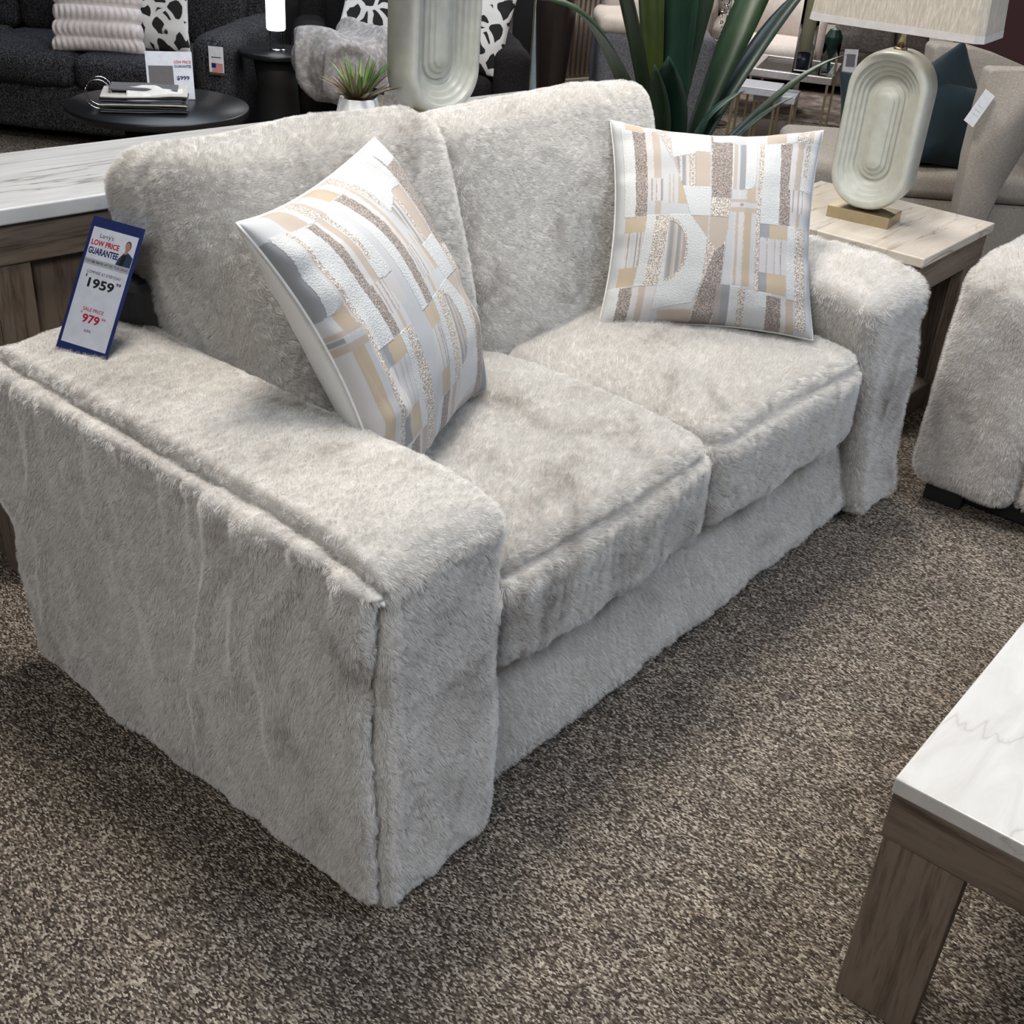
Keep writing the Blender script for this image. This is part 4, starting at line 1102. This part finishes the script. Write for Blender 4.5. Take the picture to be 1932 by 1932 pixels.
# tall dark mirror frame leaning behind the armchair
mf_a = at(985, 120, z=0.30)
mf = thing('floor_mirror', 'tall dark framed panel standing behind the black armchair', 'mirror', (mf_a.x+0.1, mf_a.y+0.1, 0), math.radians(-45))
lbox('frame', (0, 0, 0.85), (0.12, 0.04, 1.7), BLACKM, mf, 0.004)
lbox('gilt_edge', (0.066, -0.004, 0.85), (0.012, 0.048, 1.7), BRASS, mf, 0.002)
lbox('mirror_glass', (0.15, 0.0, 0.85), (0.156, 0.01, 1.7), plain('pale_mirror_glass', (0.55, 0.68, 0.75), 0.2), mf)

# --- fluted cabinet
cbA = at(1062, 152, z=0.12); cbB = at(1150, 146, z=0.12)
ang = math.atan2(cbB.y-cbA.y, cbB.x-cbA.x)
cab = thing('fluted_cabinet', 'taupe cabinet with fluted doors and a stone plinth behind the plant leaves', 'cabinet', (cbA.x, cbA.y, 0), ang)
TAUPE = plain('taupe_fluted_lacquer', (0.26, 0.21, 0.18), 0.35, 0.3)
lbox('carcass', (0.45, 0.24, 0.42), (0.98, 0.44, 0.60), TAUPE, cab, 0.004)
lbox('cabinet_top', (0.45, 0.22, 0.735), (1.02, 0.50, 0.03), plain('pale_stone', (0.42, 0.38, 0.34), 0.4), cab, 0.003)
lbox('plinth', (0.45, 0.22, 0.105), (1.0, 0.47, 0.05), plain('pale_stone_plinth', (0.42, 0.36, 0.31), 0.4), cab, 0.003)
for (x, y) in ((0.0, 0.05), (0.9, 0.05), (0.0, 0.4), (0.9, 0.4)): lbox('foot', (x, y, 0.04), (0.05, 0.05, 0.08), BLACKM, cab)
bm = bmesh.new()
for k in range(22):
    bmesh.ops.create_cone(bm, cap_ends=True, segments=12, radius1=0.017, radius2=0.017, depth=0.56, matrix=Matrix.Translation((0.0+k*0.043, 0.018, 0.425)))
local(bm_obj('fluted_front', bm, TAUPE, None, True), cab)

# --- grey chair with cream top behind the plant
gcp = at(1215, 190, z=0.25)
gc = thing('grey_club_chair', 'grey woven club chair with cream seat half hidden by the plant leaves', 'armchair', (gcp.x, gcp.y, 0), math.radians(-50))
soft('body', (0.05, 0.35, 0.36), (0.34, 0.36, 0.27), 0.06, GREY_WEAVE, gc, 0.01, 0.04, 3)
soft('seat_top', (0.0, 0.30, 0.65), (0.30, 0.30, 0.045), 0.04, CREAM, gc, 0.02, 0.04, 4)
soft('back', (0.10, 0.66, 0.72), (0.33, 0.07, 0.20), 0.06, CREAM, gc, 0.01, 0.04, 5)
for (x, y) in ((-0.25, 0.03), (0.35, 0.03), (-0.25, 0.65), (0.35, 0.65)): lbox('leg', (x, y, 0.06), (0.022, 0.022, 0.12), BRASS, gc)
bg_pillow('small cream cushion lying against the grey club chair', at(1262, 70, z=0.62), math.radians(-130), 0.30, 0.12, CREAM, 25, False, 30, 13)

# --- fluted gold screen and bright window far behind
gs = at(1270, 30, z=0.55)
scn = thing('fluted_screen', 'gold fluted panel standing far behind the plant', 'panel', (gs.x, gs.y, 0), math.radians(-55))
bm = bmesh.new()
for k in range(12):
    bmesh.ops.create_cone(bm, cap_ends=True, segments=10, radius1=0.02, radius2=0.02, depth=1.1, matrix=Matrix.Translation((k*0.045-0.25, 0, 0.55)))
box_bm(bm, (0, 0.02, 0.02), (0.6, 0.03, 0.04))
local(bm_obj('slats', bm, plain('gold_lacquer', (0.45, 0.34, 0.16), 0.35, 0.4), None, True), scn)
lw = at(1232, 10, z=0.35)
bl = thing('light_box', 'bright backlit panel far behind between the plant leaves', 'light', (lw.x, lw.y, 0), math.radians(-50))
lbox('lit_panel', (0, 0, 0.75), (0.26, 0.05, 0.80), glow('backlit_panel', (1.0, 0.97, 0.80), 1.4), bl)
lbox('panel_stand', (0, 0.02, 0.175), (0.20, 0.04, 0.35), CHROME, bl)

# --- ivory accent chair
icp = at(1452, 160, z=0.25)
ic = thing('accent_chair', 'ivory upholstered chair with a curved back beyond the glass table', 'chair', (icp.x+0.15, icp.y+0.1, 0), math.radians(-62))
IVORY = plain('ivory_upholstery', (0.60, 0.53, 0.48), 0.85)
soft('seat', (0, 0.28, 0.40), (0.27, 0.27, 0.07), 0.055, IVORY, ic, 0.02, 0.04, 5)
bm = bmesh.new()
# curved wrap-around back shell
rows = []
for i in range(17):
    a = math.radians(-10 + 200*i/16)
    hh = 0.36 + 0.08*math.sin(PI*i/16) if 0 < i < 16 else 0.30
    ro, ri = 0.33, 0.285
    rows.append([bm.verts.new((rr*math.cos(a), 0.26+rr*math.sin(a), z)) for rr, z in ((ro, 0.30), (ro*1.03, 0.40+hh), (ri*1.03, 0.40+hh), (ri, 0.30))])
for A, B in zip(rows[:-1], rows[1:]):
    for k in range(4): bm.faces.new((A[k], A[(k+1) % 4], B[(k+1) % 4], B[k]))
bm.faces.new(rows[0]); bm.faces.new(rows[-1][::-1])
ob = bm_obj('back_shell', bm, IVORY, None, True, 0.0); local(ob, ic)
for (x, y) in ((-0.2, 0.06), (0.2, 0.06), (-0.2, 0.48), (0.2, 0.48)): lbox('leg', (x, y, 0.165), (0.03, 0.03, 0.33), CHROME, ic)

# --- glass topped coffee table with thin gold legs
gA = at(1412, 128, z=0.46); gC = at(1570, 148, z=0.46); gB = at(1500, 114, z=0.46)
xd = (gC-gA); Lg = xd.length; xang = math.atan2(xd.y, xd.x)
gt = thing('glass_coffee_table', 'glass topped coffee table with a silver rim and thin gold legs', 'table', (gA.x, gA.y, 0), xang)
Wg = 0.62
for c, s_ in (((Lg/2, 0.02, 0.44), (Lg, 0.04, 0.04)), ((Lg/2, Wg-0.02, 0.44), (Lg, 0.04, 0.04)), ((0.02, Wg/2, 0.44), (0.04, Wg-0.08, 0.04)), ((Lg-0.02, Wg/2, 0.44), (0.04, Wg-0.08, 0.04))):
    lbox('rim', c, s_, SILVER, gt, 0.002)
lbox('glass_top', (Lg/2, Wg/2, 0.452), (Lg-0.08, Wg-0.08, 0.008), GLASS, gt)
lbox('lower_shelf', (Lg/2, Wg/2, 0.06), (Lg-0.04, Wg-0.04, 0.008), plain('smoked_shelf', (0.05, 0.04, 0.038), 0.15), gt)
for x in (0.02, Lg-0.02):
    for y in (0.02, Wg-0.02): lbox('leg', (x, y, 0.21), (0.014, 0.014, 0.42), BRASS, gt)
for y in (0.02, Wg-0.02): lbox('foot_rail', (Lg/2, y, 0.012), (Lg-0.054, 0.014, 0.014), BRASS, gt)
for x in (0.02, Lg-0.02): lbox('foot_rail', (x, Wg/2, 0.012), (0.014, Wg-0.054, 0.014), BRASS, gt)
# two nesting tables in front of it
for k, (px, py, zz, sz_, lab) in enumerate(((1415, 152, 0.42, 0.26, 'small pale topped nesting table with gold frame, the taller of the pair'), (1462, 166, 0.36, 0.24, 'small pale topped nesting table with gold frame, the lower of the pair'))):
    q = at(px, py, z=zz) - Vector((0.16+0.04*k, 0.13-0.02*k, 0))
    nt_ = thing('nesting_table', lab, 'table', (q.x, q.y, 0), xang, 'nesting tables before the glass table')
    lbox('table_top', (0, 0.12, zz-0.02), (sz_, 0.26, 0.04), plain('pale_grey_lacquer', (0.50, 0.51, 0.56), 0.25), nt_, 0.003)
    for x in (-sz_/2+0.01, sz_/2-0.01):
        for y in (0.0, 0.24): lbox('leg', (x, y, (zz-0.04)/2), (0.014, 0.014, zz-0.04), BRASS, nt_)
        lbox('foot_rail', (x, 0.12, 0.008), (0.014, 0.226, 0.014), BRASS, nt_)
    for y in (0.0, 0.24): lbox('foot_rail', (0, y, 0.008), (sz_-0.034, 0.014, 0.014), BRASS, nt_)

# glass cylinders standing on the glass table
def cyl_vase(px, py, r, h, fill, fill2, label):
    q = at(px, py, z=0.458)
    t = thing('glass_cylinder_vase', label, 'vase', (q.x, q.y, 0.4572))
    lathe('glass_wall', [(0.0, 0), (r, 0.0), (r, h), (r-0.004, h), (r-0.004, 0.006), (0.0, 0.006)], GLASS, t, 32)
    if fill: lathe('tan_grass_bundle', [(r*0.90, 0.11), (r*0.88, h*0.7), (r*0.8, h*1.02), (0, h*1.03)], fill, t, 20)
    if fill2: lathe('dark_pebbles', [(r*0.88, 0.008), (r*0.88, 0.10), (0, 0.105)], fill2, t, 20)
    return t
cyl_vase(1512, 132, 0.055, 0.50, plain('tan_dried_grass', (0.36, 0.31, 0.19), 0.9), plain('dark_purple_pebbles', (0.03, 0.022, 0.045), 0.3), 'tall glass cylinder with tan grass over dark pebbles')
v2 = cyl_vase(1560, 140, 0.050, 0.20, None, None, 'short clear glass cylinder filled with dark greenery')
lathe('greenery', [(0.005, 0.01), (0.012, 0.10), (0.044, 0.15), (0.052, 0.21), (0.03, 0.25), (0, 0.26)], LEAFB, v2, 12, False)
q = at(1600, 136, z=0.458)
cs = thing('price_card', 'small white price card in a clear stand on the glass table', 'sign', (q.x, q.y, 0.4575), math.radians(-45))
lbox('card', (0, 0, 0.065), (0.085, 0.004, 0.13), PAPER, cs, 0, (math.radians(-12), 0, 0))
lbox('card_photo', (0.0, -0.0036, 0.068), (0.055, 0.0015, 0.07), plain('printed_card_photo', (0.20, 0.19, 0.21), 0.5), cs, 0, (math.radians(-12), 0, 0))
lbox('stand_foot', (0, -0.02, 0.003), (0.09, 0.06, 0.006), ACRYL, cs)

# shelf tower of dark posts and chrome
sp = at(1482, 112, z=0.30)
sh_ = thing('display_shelf', 'narrow chrome and black display shelf behind the tan grass vase', 'shelf', (sp.x-0.15, sp.y+1.15, 0), math.radians(-40))
for x in (-0.18, 0.18):
    for y in (-0.12, 0.12): lbox('post', (x, y, 0.65), (0.03, 0.03, 1.3), CHROME if x < 0 else BLACKM, sh_)
for z in (0.12, 0.42, 0.74, 1.06): lbox('shelf_board', (0, 0, z), (0.33, 0.21, 0.012), GLASS if z > 0.2 else BLACKM, sh_)
for k, (x, z, h, mat, lab) in enumerate(((-0.07, 0.426, 0.10, PINKWHITE, 'pale box on the lower glass shelf'), (0.06, 0.746, 0.12, MAROON, 'dark red box on the middle glass shelf'))):
    t = tag(box('gift_box', (0, 0, 0), (0.09, 0.09, h), mat, None, 0.004), lab, 'box')
    t.matrix_world = sh_.matrix_world @ Matrix.Translation((x, 0, z+h/2+0.001))

# crystal garland lamp seen between leaves
cr = at(1362, 108, z=0.42)
cr.z = 0
cl = thing('crystal_lamp', 'clear crystal bead floor lamp sparkling between the plant leaves', 'lamp', (cr.x, cr.y, 0))
lathe('lamp_foot', [(0.10, 0), (0.10, 0.02), (0.012, 0.03), (0.010, 0.85), (0, 0.85)], CHROME, cl, 24)
rq = random.Random(9)
bead = bmesh.new(); bmesh.ops.create_icosphere(bead, subdivisions=1, radius=0.016)
bme = D.meshes.new('bead'); bead.to_mesh(bme); bead.free(); bme.materials.append(glass_material('crystal', (0.95, 0.97, 1.0), 0.0, 1.5))
for k in range(46):
    o = D.objects.new('crystal_bead', bme); COL.objects.link(o)
    a = k*2.4; z = 0.24+0.013*k; rr = 0.025+0.03*abs(math.sin(k*0.35))
    local(o, cl, Matrix.Translation((rr*math.cos(a), rr*math.sin(a), z)) @ Matrix.Rotation(a, 4, 'X') @ Matrix.Diagonal((1, 1, 0.7, 1)))

# grey taupe sofa with pillows far behind the glass table
fs = at(1640, 150, z=0.30)
fso = thing('taupe_sofa', 'taupe sofa with two brown grey pillows beyond the glass table', 'sofa', (fs.x+1.25, fs.y-0.25, 0), math.radians(-62))
arm_sofa(fso, BEIGE, 2.1, 0.95, 3, 0.16, 0.56, 0.42, 0.80)
PILG = tweed_material('grey_brown_cloth', (0.13, 0.115, 0.105), (0.24, 0.22, 0.20), 70)
for k, (px, lab) in enumerate(((1625, 'grey brown pillow on the taupe sofa just above the price card'), (1690, 'grey brown pillow on the taupe sofa behind the shade of the lamp'))):
    bg_pillow(lab, at(px, 100, z=0.46), math.radians(-150), 0.42, 0.14, PILG, 15, False, 0, 20+k, group='grey brown pillows on the taupe sofa')
# rug under the glass table
rg = at(1500, 215, z=0.01)
RUG = tweed_material('taupe_brown_rug', (0.12, 0.095, 0.08), (0.34, 0.28, 0.24), 8)
tag(box('area_rug', (rg.x+0.55, rg.y+0.35, 0.005), (2.6, 1.7, 0.010), RUG, None, 0.003, (0, 0, xang)), 'mottled taupe rug beneath the glass coffee table', 'rug')

# ================================================================== linen chaise behind the end table
ws = thing('linen_chaise', 'oatmeal linen chaise with a tall curved back and teal pillows behind the end table', 'sofa', (3.9, 0.9, 0))
wx = Vector((0.612, -0.791, 0)); wy = Vector((0.791, 0.612, 0))      # along the seat, and away from the viewer
pf = at(1580, 312, z=0.46)
def on_plane(px, py, depth):
    """point of the upright plane lying `depth` behind the seat front"""
    d = f_ + r2*((px-966)/FPX) - u2*((py-966)/FPX)
    o = pf + wy*depth
    return CAMLOC + d*((o-CAMLOC).dot(wy)/d.dot(wy))
def board(name, outline, depth, thick, bev, mat=LINEN, lean=0.0):
    bm = bmesh.new()
    A = [bm.verts.new(on_plane(x, y, depth)) for x, y in outline]
    B = [bm.verts.new(v.co + wy*thick) for v in A]
    bm.faces.new(A); bm.faces.new(B[::-1]); n = len(A)
    for k in range(n): bm.faces.new((A[k], B[k], B[(k+1) % n], A[(k+1) % n]))
    return bm_obj(name, bm, mat, ws, True, bev, 3)
def seat_frame(o):
    o.parent = ws; o.matrix_parent_inverse = ws.matrix_world.inverted(); return o
SF = Matrix.Translation((pf.x, pf.y, 0)) @ Matrix.Rotation(math.atan2(wx.y, wx.x), 4, 'Z')
def chunk(name, c, h, r, mat, puff=0.02):
    P, N, F = rbox(h[0], h[1], h[2], r, 0.04, 4)
    u = np.clip(1-(P/np.array(h))**2, 0, 1)
    P = P + N*(puff*(np.abs(N[:, 0])*u[:, 1]*u[:, 2] + np.abs(N[:, 2])*u[:, 0]*u[:, 1]))[:, None] + np.array(c)
    P = np.array([tuple(SF @ Vector(p)) for p in P])
    return link(name, mesh_np(name, P, F), mat, ws)
chunk('base', (0.38, 0.40, 0.22), (0.50, 0.38, 0.12), 0.02, LINEN, 0.003)
chunk('seat_cushion', (0.38, 0.39, 0.405), (0.50, 0.385, 0.062), 0.045, LINEN, 0.012)
board('side_wing', [(1800, 430), (1826, 300), (1850, 205), (1869, 134), (1878, 131), (1960, 134), (2010, 140), (1975, 200), (1932, 285), (1895, 345), (1862, 420)], -0.30, 0.10, 0.012)
board('back', [(1748, 430), (1750, 200), (1764, 92), (1772, 86), (1840, 92), (1890, 108), (1960, 138), (2020, 170), (1985, 300), (1940, 440)], 0.42, 0.16, 0.03)
for x, y in ((-0.05, 0.08), (0.78, 0.08), (-0.05, 0.70), (0.78, 0.70)):
    q = SF @ Vector((x, y, 0.05)); box('foot', tuple(q), (0.06, 0.06, 0.10), BLACKM, ws, 0.003, (0, 0, math.atan2(wx.y, wx.x)))
FW = math.atan2(-wy.y, -wy.x)
q1 = on_plane(1775, 395, 0.10); q1.z = 0.485
bg_pillow('teal velvet pillow standing upright with a peaked corner beside the hanging paper tag', q1 + wx*0.02 + wy*0.10, FW+0.5, 0.44, 0.15, TEAL, 14, False, 24, 31, group='teal pillows on the linen chaise')
bg_pillow('teal velvet pillow lying lower in front of the peaked teal pillow', q1 - wx*0.03 - wy*0.06, FW+0.2, 0.36, 0.14, TEAL, 26, False, -8, 32, group='teal pillows on the linen chaise')
q3 = on_plane(1625, 320, 0.10); q3.z = 0.485
bg_pillow('teal velvet pillow peeking out left of the table lamp body', q3 + wx*0.05, FW+0.1, 0.36, 0.14, TEAL, 18, False, 3, 33, group='teal pillows on the linen chaise')
hp = on_plane(1872, 170, -0.32); hq = on_plane(1828, 232, -0.36)
ht = thing('paper_hang_tag', 'white paper tag hanging from the front edge of the linen chaise wing', 'tag')
hz = (hp-hq).normalized(); hx_ = wy.cross(hz).normalized(); hn = hx_.cross(hz)
ht.matrix_world = frame_matrix(hq, tuple(hx_), tuple(hz), tuple(hn))
lbox('tag_card', (0, (hp-hq).length*0.45, 0), (0.048, (hp-hq).length*0.95, 0.001), PAPER, ht)
for k in range(3): lbox('printed_line', (0.0, (hp-hq).length*(0.25+0.12*k), -0.0008 if hn.dot(wy) > 0 else 0.0008), (0.026, 0.002, 0.0004), BAND, ht)
